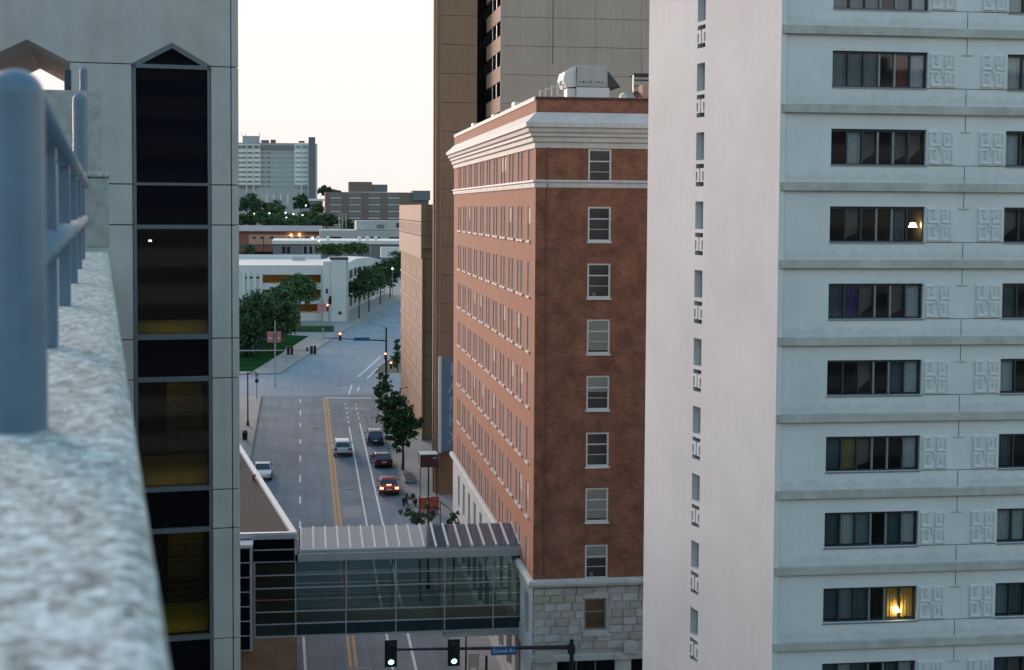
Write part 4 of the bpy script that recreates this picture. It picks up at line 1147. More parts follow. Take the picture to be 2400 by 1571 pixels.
sxn, szn = nl_(1180, 1524)
sgn = MB().box(sxn - .68, sxn + .68, -.16, -.13, szn - .22, szn + .22).o('street_name_sign', 'sign_blue', ns_, bevel=.008)
put('lettering', text_mesh('Grand Av', .30, 'paint_white', .004), sgn, (sxn, -.166, szn - .0), (R(90), 0, 0))
# far mast arm with red lights
pf = gp(905, 885)
fs = T('traffic_signal', 'black mast arm with red signals at the far junction', 'traffic light', (pf.x, pf.y, pf.z))
def fl_(px, py): p = at(px, py, pf.y); return p.x - pf.x, p.z - pf.z
ht = fl_(909, 768)[1]
MB().cyl((0, 0, 0), (0, 0, ht), .18, .12, 12).o('pole', 'black_metal', fs)
x1_, z1_ = fl_(757, 792); _, z2_ = fl_(905, 799)
MB().cyl((0, 0, z2_), (x1_, 0, z1_), .10, .05, 8).o('mast_arm', 'black_metal', fs)
hx, hz = fl_(797, 779); head(fs, hx, -.2, hz, -1, 'red', plate=False, s=1.15)
hx, hz = fl_(903, 826); head(fs, hx, -.3, hz, -1, 'red', plate=False, s=1.0)
hx, hz = fl_(916, 847); head(fs, hx, -.3, hz, -1, 'red', plate=False, s=1.0)
xs_, zs_ = fl_(848, 795); MB().box(xs_ - 1.15, xs_ + 1.15, -.12, -.09, zs_ - .25, zs_ + .25).o('street_name_sign', 'sign_blue', fs)
x3, z3 = fl_(855, 754)
MB().tube([(0, 0, ht - .1), (x3 * .4, 0, ht + .45), (x3, 0, z3 - .0)], .05, 6).o('luminaire_arm', 'grey_metal', fs)
MB().box(x3 - .5, x3 + .15, -.15, .15, z3 - .05, z3 + .08).o('luminaire', 'grey_metal', fs, bevel=.03)
# left mast arm showing the backs of its signals
LYm = 208.0
pL = at(500, 822, LYm)
ls = T('traffic_signal', 'pale mast arm from the left showing backs of dark signals', 'traffic light', (pL.x, LYm, gz(LYm)))
def ll_(px, py): p = at(px, py, LYm); return p.x - pL.x, p.z - gz(LYm)
zarm = ll_(600, 822)[1]
MB().cyl((0, 0, 0), (0, 0, zarm + .6), .16, .12, 12).o('pole', 'pole_pale', ls)
MB().cyl((0, 0, zarm), (ll_(740, 822)[0], 0, zarm), .10, .05, 8).o('mast_arm', 'pole_pale', ls)
for px in (676, 684, 730, 738):
    hx, hz = ll_(px, 812 if px < 700 else 811); head(ls, hx, -.1, hz, 1, None, plate=False, s=1.1)
hx, hz = ll_(720, 814); head(ls, hx, -.1, hz, 1, None, n=2, plate=False, s=.8)
# signal on the garage corner further up
pg = gp(770, 760)
gs = T('traffic_signal', 'distant red signal in front of the white garage stair tower', 'traffic light', (pg.x, pg.y, pg.z))
def gl_(px, py): p = at(px, py, pg.y); return p.x - pg.x, p.z - pg.z
MB().cyl((0, 0, 0), (0, 0, gl_(768, 700)[1]), .12, .09, 8).o('pole', 'grey_metal', gs)
hx, hz = gl_(767, 712); head(gs, hx, -.25, hz, -1, 'red', plate=False, s=1.4)
hx, hz = gl_(774, 694); head(gs, hx, -.25, hz, -1, None, plate=False, s=1.5)

def lamp_post(label, base, h, r=.07, m='black_metal', arm=None, headm=None, group='street lamps', name='street_lamp'):
    t_ = T(name, label, 'street lamp', base, 0, group)
    MB().cyl((0, 0, 0), (0, 0, .5), r * 2.2, r * 1.5, 10).o('base', m, t_)
    MB().cyl((0, 0, .5), (0, 0, h), r, r * .75, 10).o('pole', m, t_)
    if arm:
        MB().cyl((0, 0, h - .15), (arm, 0, h + .05), r * .5, n=6).o('arm', m, t_)
        MB().box(min(arm, arm * 1.6), max(arm, arm * 1.6), -.18, .18, h, h + .12).o('lamp_head', headm or m, t_, bevel=.03)
    else:
        MB().lathe([(.0, .55), (.16, .45), (.18, .2), (.1, 0), (0, 0)], (0, 0, h), 12).o('lamp_head', headm or m, t_)
    return t_
b0 = gp(581, 1000); lamp_post('thin dark lamp post on the left pavement before the far junction', (b0.x, b0.y, b0.z + .14), (1000 - 876) * b0.y / 3470, .09, arm=.6)
lamp_post('black lamp post with boxy head beside the tan office block', (at(938, 920, 176).x, 176, gz(176) + .14), at(938, 912, 176).z - gz(176), .08, arm=.55)
lamp_post('slim black lamp post just behind the skywalk roof', (at(1004, 1200, 108).x, 108, gz(108) + .14), at(1003, 1082, 108).z - gz(108), .075, arm=.4)
b0 = at(1092, 1545, 88); lamp_post('short black lamp post seen under the skywalk', (b0.x, 88, gz(88) + .14), at(1092, 1492, 88).z - gz(88), .06, arm=-.85)
b0 = gp(720, 880)
for k, (px, py, hh) in enumerate(((925, 870, 6.2), )):
    pass
ps = gp(602, 936)
pd_ = T('pedestrian_signal', 'pedestrian signal post on the near left corner of the far junction', 'signal post', (ps.x, ps.y, ps.z + .14))
MB().cyl((0, 0, 0), (0, 0, 3.0), .06, n=8).o('pole', 'grey_metal', pd_); MB().box(-.22, .22, -.12, .12, 2.1, 2.6).o('signal_box', 'black_metal', pd_); MB().box(-.2, .2, -.1, .1, 2.9, 3.5).o('signal_box', 'grey_metal', pd_)
pb = gp(645, 908)
bn = T('banner_pole', 'tall pale pole carrying two pink-red banners beside the lawn', 'banner pole', (pb.x, pb.y, pb.z))
def bl__(px, py): p = at(px, py, pb.y); return p.x - pb.x, p.z - pb.z
MB().cyl((0, 0, 0), (0, 0, bl__(645, 752)[1]), .10, .07, 10).o('pole', 'pole_pale', bn)
for a, c in ((626, 641), (648, 659)):
    xa2, z1_ = bl__(a, 777); xb3, z0_ = bl__(c, 803)
    MB().box(xa2, xb3, -.06, -.02, z0_, z1_).o('banner', 'banner_pink', bn)
    MB().box(xa2 + .15, xb3 - .2, -.075, -.061, z0_ + .5, z0_ + .75).o('banner_mark', 'coping_white', bn)
pb2 = gp(757, 765)
bn2 = T('banner_pole', 'small pink banner on a pole before the white garage', 'banner pole', (pb2.x, pb2.y, pb2.z))
def bl2_(px, py): p = at(px, py, pb2.y); return p.x - pb2.x, p.z - pb2.z
MB().cyl((0, 0, 0), (0, 0, bl2_(757, 705)[1]), .08, n=8).o('pole', 'grey_metal', bn2)
for a, c in ((744, 755), (758, 766)):
    xa2, z1_ = bl2_(a, 713); xb3, z0_ = bl2_(c, 732); MB().box(xa2, xb3, -.06, -.02, z0_, z1_).o('banner', 'banner_pink', bn2)
for k, (px, py) in enumerate(((672, 852), (757, 802))):
    p = gp(px, py); q = T('sign_post', ('thin sign post on the far pavement beside the lawn edge', 'thin sign post on the far pavement by the bend')[k], 'sign post', (p.x, p.y, p.z + .14))
    MB().cyl((0, 0, 0), (0, 0, 2.4), .05, n=6).o('pole', 'grey_metal', q); MB().box(-.2, .2, -.05, -.02, 1.8, 2.4).o('plate', 'grey_metal', q)
# litter bin
p = gp(574, 1033); q = T('litter_bin', 'dark round litter bin on the left pavement', 'litter bin', (p.x, p.y, p.z + .14))
MB().lathe([(0, 0), (.28, 0), (.32, .9), (.25, .95), (.2, 1.05), (0, 1.05)], (0, 0, 0), 14).o('body', 'black_metal', q); MB().lathe([(.33, .82), (.36, .86), (.33, .92)], (0, 0, 0), 14).o('rim', 'grey_metal', q)
# kerbside clutter on the right pavement
q = T('awning_sign', 'dark maroon awning with pale edge over the right pavement', 'awning', (at(982, 1080, 138).x, 137.6, 0))
z1_, z0_ = at(1000, 1068, 137.6).z, at(1000, 1096, 137.6).z; wd = at(1026, 1080, 137.6).x - at(982, 1080, 137.6).x
MB().prism([(0, z0_), (2.0, z0_), (2.0, z1_), (.3, z1_ - .1)], .09, wd, 'x').o('canopy', 'awning_maroon', q)
MB().box(0, .085, -.04, 2.0, z0_ - .03, z0_ + .06).o('side_trim', 'coping_white', q); MB().box(.0, .085, -.04, .05, z0_ + .062, z1_).o('corner_trim', 'coping_white', q); MB().box(.02, .085, .06, 2.0, z0_ + .062, z1_).o('side_cloth', 'awning_maroon', q); MB().box(.09, wd, .25, 2.02, z1_ + .002, z1_ + .1).o('top_trim', 'coping_white', q)
for xx in (.1, wd - .1): MB().cyl((xx, .1, gz(137) + .14), (xx, .1, z0_), .04, n=6).o('leg', 'black_metal', q)
q = T('road_barrier', 'pair of orange-red plastic barriers on the right pavement', 'barrier', (at(981, 1150, 132).x, 132, gz(132) + .14))
wb = (at(1030, 1150, 132).x - at(981, 1150, 132).x)
for k in range(2):
    x0 = k * (wb / 2 + .02); x1 = x0 + wb / 2 - .06
    b = MB(); b.box(x0, x1, 0, .08, 1.45, 1.6).box(x0, x0 + .12, 0, .08, .1, 1.45).box(x1 - .12, x1, 0, .08, .1, 1.45).box(x0 + .12, x1 - .12, .02, .06, .62, 1.45).box(x0 + .12, x1 - .12, 0, .08, .42, .62)
    b.o('panel', 'barrier_red', q); MB().box(x0, x1, -.02, -.002, .24, .38).o('rail_strip', 'banner_pink', q)
    MB().box(x0 + .1, x0 + .25, -.25, .35, 0, .1).box(x1 - .25, x1 - .1, -.25, .35, 0, .1).o('feet', 'tyre', q)
q = T('planter', 'pale square kerb planter below the dark street tree', 'planter', (10.6, 147, gz(147) + .14))
MB().box(-.55, .55, -2, 2, 0, .3).o('box', 'pavement', q, bevel=.05); MB().box(-.45, .45, -1.9, 1.9, .301, .34).o('soil', 'gravel_brown', q)
for k, (px, py, Y) in enumerate(((950, 1140, 136), (972, 1138, 135.5))):
    p = at(px, py, Y); q = T('parked_scooter', ('dark parked scooter at the kerb behind the orange car', 'dark parked scooter next to the orange barriers')[k], 'scooter', (p.x, Y, gz(Y) + .14), R(70 + 25 * k))
    MB().cyl((-.5, -.04, .25), (-.5, .04, .25), .25, n=14).o('wheel', 'tyre', q); MB().cyl((.5, -.04, .25), (.5, .04, .25), .25, n=14).o('wheel', 'tyre', q)
    MB().prism([(-.65, .35), (-.2, .3), (.2, .28), (.45, .5), (.55, .95), (.45, 1.0), (.3, .55), (0, .45), (-.2, .75), (-.7, .75)], -.14, .14).o('body', 'black_metal', q, bevel=.04)
    MB().cyl((.5, -.3, 1.05), (.5, .3, 1.05), .025, n=6).o('handlebar', 'grey_metal', q)
q = T('curved_handrail', 'thin dark curved handrail on the pavement by the brick building', 'handrail', (0, 0, 0))
pts = [at(px, py, 118 + k * -1.2) for k, (px, py) in enumerate(((985, 1168), (1010, 1166), (1032, 1176), (1052, 1192), (1066, 1206)))]
MB().tube([tuple(p) for p in pts], .05, 6).o('rail', 'black_metal', q)
for p in (pts[0], pts[2], pts[4]): MB().cyl((p.x, p.y, gz(p.y)), tuple(p), .035, n=6).o('rail_leg', 'black_metal', q)
for k, (px, py) in enumerate(((1140, 1560), (1110, 1562))):
    p = at(px, py, 90)
    q = T('bollard', ('dark slim bollard on the pavement below the skywalk', 'white notice stand on the pavement below the skywalk')[k], ('bollard', 'notice stand')[k], (p.x, 90, gz(90) + .14))
    if k == 0: MB().lathe([(.08, 0), (.08, .95), (.05, 1.05), (0, 1.06)], (0, 0, 0), 12).o('post', 'black_metal', q)
    else:
        q.name = 'notice_stand'; MB().box(-.35, .35, 0, .04, .3, 1.2).o('board', 'coping_white', q); MB().cyl((-.25, .06, 0), (-.25, .06, .9), .03, n=6).cyl((.25, .06, 0), (.25, .06, .9), .03, n=6).o('legs', 'black_metal', q)
p = at(770, 1560, 90)
q = T('bike_rack', 'low white curved bike rack at the street edge below the skywalk', 'bike rack', (p.x + 1.2, 90, gz(90) + .01))
MB().tube([(0, 0, 0), (0, 0, .55), (.2, 0, .75), (1.3, 0, .6), (1.5, 0, .45), (1.5, 0, 0)], .05, 8).o('hoop', 'coping_white', q); MB().box(-.15, .15, -.15, .15, 0, .03).box(1.35, 1.65, -.15, .15, 0, .03).o('base_plates', 'grey_metal', q)

for k, (mx_, my_) in enumerate(((1.6, 178), (4.6, 144), (-2.4, 139), (1.4, 118), (4.4, 191), (5.2, 212))):
    MB().cyl((0, 0, .0), (0, 0, .02), .42, n=18).o('manhole_cover', 'black_metal', road, (mx_, my_, gz(my_) + .003))
# ================================================================== cars
def car(label, x, y, paint, rot=0, kind='sedan', tail='tail_off', L=4.6, W=1.84, group='cars on the street', shift=0):
    t_ = T('car', label, 'car', (x, y, gz(y) + .012), rot, group); t_.rotation_euler = (math.atan(SL) * (1 if rot == 0 else -1), 0, rot)
    hw = W / 2
    suv = kind == 'suv'
    H = 1.68 if suv else 1.46
    belt = 1.02 if suv else .92
    # stations along y from rear (0) to front (L): (y, z_low, z_belt, z_roof, half width, half roof width)
    if suv:
        st = [(0, .45, .88, .9, hw * .90), (.10, .30, 1.0, 1.04, hw * .97), (.45, .26, belt, H - .10, hw), (.75, .26, belt, H, hw), (2.3, .24, belt, H, hw), (2.9, .24, belt, H - .10, hw), (3.6, .25, .98, 1.02, hw), (4.3, .27, .86, .88, hw * .96), (L, .42, .70, .71, hw * .82)]
        ca, cb_ = 1, 6
    else:
        st = [(0, .45, .82, .84, hw * .88), (.12, .30, .94, .96, hw * .96), (.62, .26, belt, belt + .03, hw), (1.35, .24, belt, H - .06, hw), (1.9, .24, belt, H, hw), (2.5, .24, belt, H - .03, hw), (3.35, .25, .90, .93, hw), (4.2, .27, .80, .82, hw * .95), (L, .42, .64, .65, hw * .82)]
        ca, cb_ = 2, 6
    body = MB(); gl = MB()
    def sec(s):
        y_, zl, zb3, zr_, w_ = s
        cab = (zr_ - zb3) / .65
        wr = w_ - .02 - max(0, zr_ - zb3) * .38
        return [(-w_ * .92, y_, zl), (-w_, y_, (zl + zb3) / 2), (-w_ * .97, y_, zb3), (-wr, y_, zr_), (wr, y_, zr_), (w_ * .97, y_, zb3), (w_, y_, (zl + zb3) / 2), (w_ * .92, y_, zl)]
    S = [sec(s) for s in st]
    base = len(body.v)
    for s in S: body.v += s
    n = 8
    for k in range(len(S) - 1):
        for j in range(n):
            a = k * n + j; b2 = k * n + (j + 1) % n; f_ = (a, b2, b2 + n, a + n)
            body.f.append(f_)
    body.f.append(tuple(range(n - 1, -1, -1))); body.f.append(tuple(range((len(S) - 1) * n, len(S) * n)))
    bo = body.o('body', paint, t_, smooth=False, bevel=.05)
    def quadpart(name, m, q, off):
        c_ = sum((Vector(p) for p in q), Vector()) / 4; nn = (Vector(q[1]) - Vector(q[0])).cross(Vector(q[3]) - Vector(q[0])).normalized()
        if nn.dot(c_ - Vector((0, L / 2, .8))) < 0: nn = -nn
        qs = [Vector(p) + (c_ - Vector(p)) * .10 + nn * off for p in q]
        b = MB(); b.quad(*qs); return b.o(name, m, t_)
    quadpart('rear_window', 'car_glass', (S[ca][3], S[ca][4], S[ca + 1][4], S[ca + 1][3]), .012)
    quadpart('windscreen', 'car_glass', (S[cb_ - 1][3], S[cb_ - 1][4], S[cb_][4], S[cb_][3]), .012)
    for k in range(ca, cb_):
        for (i1, i2) in ((2, 3), (4, 5)):
            if abs(S[k][i1][2] - S[k][i2][2]) < .08 and abs(S[k + 1][i1][2] - S[k + 1][i2][2]) < .08: continue
            quadpart('side_window', 'car_glass', (S[k][i1], S[k + 1][i1], S[k + 1][i2], S[k][i2]), .012)
    for xs in (-1, 1):
        for yw in (.82, L - .85):
            wh = MB().cyl((xs * (hw - .20), yw, .33), (xs * (hw + .012), yw, .33), .33, n=18).o('wheel', 'tyre', t_)
            MB().cyl((xs * (hw + .013), yw, .33), (xs * (hw + .022), yw, .33), .20, n=12).o('rim', 'chrome', wh)
        z_t = .86 if suv else .80
        MB().box(*sorted((xs * (hw - .36), xs * (hw - .04))), -.015, .16, z_t - .10, z_t + (.14 if suv else .07)).o('tail_light', tail, t_)
        MB().box(*sorted((xs * (hw - .42), xs * (hw - .10))), L - .16, L - .02, .60, .74).o('headlight', 'chrome', t_)
        MB().box(*sorted((xs * hw, xs * (hw + .2))), 3.05, 3.18, belt - .02, belt + .13).o('wing_mirror', paint, t_, bevel=.02)
    MB().box(-.26, .26, -.025, .02, .60, .73).o('number_plate', 'plate', t_)
    MB().box(-hw * .86, hw * .86, -.06, .12, .34, .52).o('rear_bumper', 'black_metal', t_, bevel=.03)
    if tail == 'tail_on': MB().box(-.22, .22, .64, .72, belt + .02, belt + .09).o('brake_light', 'tail_on', t_)
    return t_
car('white SUV driving away beside the yellow centre line', 4.38, 159.6, 'car_white', 0, 'suv', W=1.95, group='cars in the street')
car('dark blue car with pale roof parked under the street tree', 8.2, 165.6, 'car_blue', 0, 'suv', L=4.3)
c3 = car('dark maroon sedan parked between the blue and orange cars', 8.5, 153.2, 'car_maroon', R(6))
c4 = car('orange-red sedan with glowing brake lights in the kerb lane', 8.25, 140.2, 'car_orange', 0, tail='tail_on')
car('white car parked at the left kerb, half hidden by the brown roof', -3.9, 152.5, 'car_white', math.pi)

# ================================================================== trees
def tree(label, base, h, blobs, leaves, leaf, m='leaf', trunk_r=.16, seed=1, name='street_tree', group='trees', trunk_h=None):
    """blobs: (x, y, z, rx, ry, rz) relative to the base"""
    rg = random.Random(seed)
    t_ = T(name, label, 'tree', base, 0, group)
    th = trunk_h or min(b[2] - b[5] * .5 for b in blobs)
    tk = MB()
    p0 = Vector((0, 0, -.1)); lean = Vector((rg.uniform(-.1, .1), rg.uniform(-.1, .1), th))
    mid = lean * .5 + Vector((rg.uniform(-.06, .06), 0, 0))
    tk.cyl(p0, mid, trunk_r, trunk_r * .8, 8); tk.cyl(mid, lean, trunk_r * .8, trunk_r * .62, 8)
    for b in blobs:
        c_ = Vector(b[:3])
        q = lean.lerp(c_, .55) + Vector((rg.uniform(-.2, .2), rg.uniform(-.2, .2), .1))
        tk.cyl(lean, q, trunk_r * .5, trunk_r * .3, 6); tk.cyl(q, c_, trunk_r * .3, trunk_r * .14, 5)
        for _ in range(4):
            e_ = c_ + Vector((rg.uniform(-.8, .8) * b[3], rg.uniform(-.8, .8) * b[4], rg.uniform(-.5, .8) * b[5]))
            tk.cyl(c_, e_, trunk_r * .14, trunk_r * .04, 4)
    tk.o('trunk', 'bark', t_)
    vol = [b[3] * b[4] * b[5] for b in blobs]; tot = sum(vol)
    cr_ = MB()
    for b, v in zip(blobs, vol):
        nl2 = max(40, int(leaves * v / tot))
        # clumps inside each blob give light and dark patches and gaps
        clumps = []
        for _ in range(max(7, nl2 // 45)):
            d = Vector((rg.gauss(0, 1), rg.gauss(0, 1), rg.gauss(0, 1))).normalized() * (rg.random() ** .42)
            clumps.append((Vector((b[0] + d.x * b[3], b[1] + d.y * b[4], b[2] + d.z * b[5])), rg.uniform(.16, .34) * (b[3] + b[5]) / 2))
        for k in range(nl2):
            c_, r_ = clumps[k % len(clumps)]
            p = c_ + Vector((rg.gauss(0, 1), rg.gauss(0, 1), rg.gauss(0, .8))) * r_ * .55
            n_ = Vector((rg.gauss(0, 1), rg.gauss(0, 1), rg.gauss(.5, 1))).normalized()
            a = n_.orthogonal().normalized(); a = (a * math.cos(k * 2.4) + n_.cross(a) * math.sin(k * 2.4)); bb = n_.cross(a)
            s_ = leaf * rg.uniform(.6, 1.3)
            i = len(cr_.v)
            cr_.v += [tuple(p - a * s_), tuple(p + bb * s_ * .55), tuple(p + a * s_), tuple(p - bb * s_ * .55)]
            cr_.f.append((i, i + 1, i + 2, i + 3))
    cr_.o('crown', m, t_)
    return t_
def px2(px, py, Y):
    p = at(px, py, Y); return p
def tree_px(label, bx, by, Y, crowns, leaves, leaf, m='leaf', tr=.16, seed=1, depth=.8, group='trees', name='street_tree', base=None):
    """trunk foot at pixel (bx, by) at depth Y; crowns: (px, py, rx_px, rz_px[, dy])"""
    p = px2(bx, by, Y); zb_ = base if base is not None else gz(Y) + .14
    bl3 = []
    for c_ in crowns:
        q = px2(c_[0], c_[1], Y); s_ = Y / FPX
        bl3.append((q.x - p.x, c_[4] if len(c_) > 4 else 0, q.z - zb_, c_[2] * s_, max(c_[2], c_[3]) * s_ * depth, c_[3] * s_))
    return tree(label, (p.x, Y, zb_), 0, bl3, leaves, leaf, m, tr, seed, name, group)
tree_px('dark leafy street tree above the parked cars', 944, 1090, 152, [(905, 925, 26, 28), (925, 965, 38, 36), (948, 1000, 34, 36), (968, 985, 24, 26), (900, 895, 16, 18), (915, 1010, 26, 22), (940, 1040, 22, 20)], 8000, .17, 'leaf_dark', .17, 5)
tree_px('sparse grey-green young tree just behind the skywalk roof', 985, 1400, 106, [(955, 1200, 24, 22), (985, 1215, 30, 20), (1010, 1195, 20, 22), (965, 1165, 14, 14), (990, 1240, 40, 16)], 1500, .13, 'leaf_pale', .07, 9)
tree_px('small green shrub tree against the white stone base', 1062, 1400, 104, [(1064, 1205, 12, 16), (1060, 1228, 16, 14)], 700, .11, 'leaf', .05, 12)
tree_px('thin young tree beside the black signal pole', 898, 965, 198, [(893, 880, 14, 16), (905, 900, 14, 14), (897, 925, 16, 14)], 520, .16, 'leaf_dark', .07, 14)
tree_px('dark tree squeezed beside the tan office block', 932, 880, 226, [(930, 838, 12, 24), (932, 805, 8, 14)], 800, .24, 'leaf_dark', .10, 16)
# lawn trees on the left
tree_px('broad dark tree at the lawn, left edge by the concrete building', 590, 850, 246, [(585, 750, 46, 50), (555, 780, 44, 60), (612, 718, 40, 36), (600, 805, 36, 34)], 12000, .27, 'leaf_dark', .26, 21)
tree_px('broad green tree in the middle of the lawn', 640, 830, 252, [(640, 722, 48, 38), (660, 695, 40, 26), (625, 770, 42, 42), (672, 748, 34, 30)], 11000, .27, 'leaf', .26, 22)
tree_px('small leafy tree at the rear of the lawn', 669, 812, 262, [(668, 752, 30, 28), (655, 720, 26, 22), (684, 718, 22, 20)], 5500, .25, 'leaf', .2, 23)
tree_px('single tree with clear trunk before the amber garage openings', 702, 750, 290, [(700, 674, 38, 28), (724, 692, 26, 20), (680, 692, 28, 24), (703, 656, 26, 15)], 8500, .28, 'leaf', .22, 24)
# trees along the bend on the garage side
tree_px('nearest street tree on the garage pavement', 842, 746, 305, [(848, 668, 30, 26), (830, 680, 16, 20), (860, 645, 24, 18)], 5200, .28, 'leaf_dark', .17, 31)
tree_px('second street tree on the garage pavement', 865, 730, 318, [(872, 660, 26, 26), (880, 640, 20, 18)], 4600, .28, 'leaf', .16, 32)
tree_px('third street tree on the garage pavement', 891, 718, 335, [(888, 650, 24, 28), (898, 634, 22, 22)], 4600, .30, 'leaf_dark', .16, 33)
tree_px('farthest street tree at the bend, next to the tan block', 914, 706, 352, [(914, 640, 22, 34), (928, 620, 18, 30), (934, 600, 12, 16)], 5000, .30, 'leaf_dark', .17, 34)
# shrubs in front of the grey shed
for k, (px, py, rx, rz) in enumerate(((765, 586, 24, 12), (795, 583, 26, 13), (825, 582, 24, 13), (848, 584, 18, 12), (580, 590, 20, 16))):
    Y = 415
    p = at(px, py, Y); zb_ = at(px, py + rz, Y).z - .4
    tree_px(('round green shrub at the left end of the shed hedge', 'second shrub of the hedge before the grey shed', 'bright shrub in the middle of the shed hedge', 'last shrub at the right end of the shed hedge', 'bright yellow-green bush at the far left beyond the garage')[k], px, py + rz, Y, [(px, py, rx, rz), (px + 6, py - 3, rx * .6, rz * .7)], 1300, .5, ('leaf', 'leaf', 'leaf', 'leaf', 'leaf_pale')[k], .1, 40 + k, name='shrub', group='shrubs before the grey shed', base=zb_)
# woods on the hill below the hospital
HT = [(590, 478, 36, 26, 760, 'leaf_dark', 'dark tree at the hospital foot, far left'), (637, 490, 34, 24, 770, 'leaf_pale', 'pale round tree before the hospital'), (703, 473, 22, 20, 780, 'leaf_dark', 'dark round tree before the right end of the hospital'),
      (610, 510, 40, 16, 700, 'leaf_dark', 'low dark tree behind the red brick hall, left'), (665, 512, 38, 16, 705, 'leaf', 'low green tree behind the red brick hall, centre'), (722, 510, 36, 18, 690, 'leaf', 'green tree behind the right half of the red brick hall'),
      (575, 515, 34, 16, 660, 'leaf_dark', 'low dark tree at the far left over the hall roof'), (640, 520, 34, 12, 640, 'leaf_dark', 'low shrubby tree over the hall roof ridge'), (695, 521, 34, 12, 645, 'leaf', 'low green tree over the hall roof, right of centre'), (740, 522, 28, 12, 630, 'leaf_dark', 'low tree at the right end of the hall roof'),
      (765, 516, 30, 18, 640, 'leaf_dark', 'dark tree in front of the brown apartment block corner'), (815, 528, 14, 16, 600, 'leaf_dark', 'small dark tree beside the pale depot'), (760, 446, 18, 12, 950, 'leaf_dark', 'wooded hilltop tree between hospital and brown block'), (785, 452, 16, 8, 960, 'leaf', 'hilltop tree left of the brown block roof'), (745, 488, 14, 14, 770, 'leaf', 'small tree beside the pale canopy')]
for k, (px, py, rx, rz, Y, mm, lab) in enumerate(HT):
    zb_ = at(px, py + rz * 1.15, Y).z
    tree_px(lab, px, py + rz, Y, [(px, py, rx * .8, rz * .8), (px - rx * .55, py + rz * .3, rx * .5, rz * .55), (px + rx * .5, py + rz * .25, rx * .55, rz * .6), (px + rx * .1, py - rz * .4, rx * .5, rz * .5)], 3200, Y * .0008, mm, .25, 60 + k, name='hill_tree', group='trees on the hill', base=zb_)

# ================================================================== far buildings
# white parking garage beyond the bend
GY = 300.0
pgz = gz(GY)
gg = T('parking_garage', 'white parking garage with amber lit openings beyond the lawn', 'parking garage', (0, GY, 0))
def gg_(px, py, Y=GY): p = at(px, py, Y); return p.x, p.z
gx0 = gg_(520, 700)[0]; gx1 = gg_(752, 700)[0]
levels = [(665, 644), (700, 679), (734, 713)]
ops = []
xo0, xo1 = gg_(615, 700)[0], gx1
zt3 = gg_(700, 622)[1]
hsg = [(xo0, xo1, gg_(700, a)[1], gg_(700, b_)[1]) for a, b_ in levels]
m = MB(); holes(m, gx0, gx1 + .6, pgz, zt3, hsg, 0, .5); m.o('front_wall', 'garage_white', gg)
for k, h_ in enumerate(hsg):
    MB().box(h_[0] - .2, h_[1] + .2, 8.0, 8.2, h_[2] - .3, h_[3] + .3).o('inner_wall', 'amber_wall', gg)
    MB().box(h_[0] - .3, h_[1] + .3, .5, 8.2, h_[2] - .4, h_[2] - .1).o('deck', 'garage_white', gg)
    MB().box(h_[0] - .3, h_[1] + .3, .5, 8.2, h_[3] + .1, h_[3] + .3).o('ceiling', 'garage_white', gg)
    for q in range(5):
        xq = h_[0] + (h_[1] - h_[0]) * (q + .5) / 5
        MB().box(xq - .6, xq + .6, 4.0, 4.15, h_[3] + .0, h_[3] + .08).o('strip_lamp', 'amber_lamp', gg)
for px in (571, 582, 597, 612):
    x, _ = gg_(px, 650); MB().box(x - .25, x + .25, -.35, -.01, pgz, gg_(px, 638)[1]).o('buttress', 'trim_white', gg)
for px in (573, 588, 603):
    x, z = gg_(px, 651); MB().box(x - .28, x + .42, -.05, -.01, z - .18, z + .18).o('slot', 'joint_dark', gg)
# roof deck seen from above, stepping back
rz_ = zt3 - .3
r_ = MB(); pts_ = [(gx0, .2), (gx1 + .5, .2), (gx1 + 12, 46), (gx0 - 6, 46)]
r_.v += [(x, y, rz_ + y * .0) for x, y in pts_]; r_.f.append((0, 1, 2, 3)); r_.o('roof_deck', 'roof_white', gg)
MB().box(gx0, gx1 + .6, 46, 46.4, rz_ - 2, rz_ + 1.0).o('rear_parapet', 'garage_white', gg)
MB().box(gg_(685, 600, 336)[0], gg_(716, 600, 336)[0], 36, 37, rz_, rz_ + .9).o('ramp_wall', 'far_pale', gg)
# stair tower
sx0, sx1 = gg_(757, 700)[0], gg_(810, 700)[0]
st_ = T('stair_tower', 'plain white stair tower at the corner of the parking garage', 'stair tower', (sx0, GY - 1.5, pgz - .2))
hT = gg_(780, 606)[1] - pgz
MB().box(.0, 1.6, .4, 7, 0, hT - .4).o('side_wall', 'garage_white', st_)
MB().box(1.61, sx1 - sx0, 0, 7, 0, hT).o('front_wall', 'garage_white', st_)
MB().box(1.3, sx1 - sx0 + .5, -.1, 7.2, hT + .001, hT + .45).o('roof_edge', 'joint_dark', st_)
MB().box(sx1 - sx0 + .01, sx1 - sx0 + .5, .0, 7, 0, hT).o('right_return', 'far_pale', st_)
def st2(px, py): p = at(px, py, GY - 1.5); return p.x - sx0, p.z - pgz + .2
x, z = st2(797, 734); MB().cyl((x, -.03, z), (x, 0, z), .38, n=14).o('round_vent', 'joint_dark', st_)
x, z = st2(766, 683); MB().box(x - .2, x + .2, .36, .395, z - .5, z + .5).o('sign_plate', 'black_metal', st_)
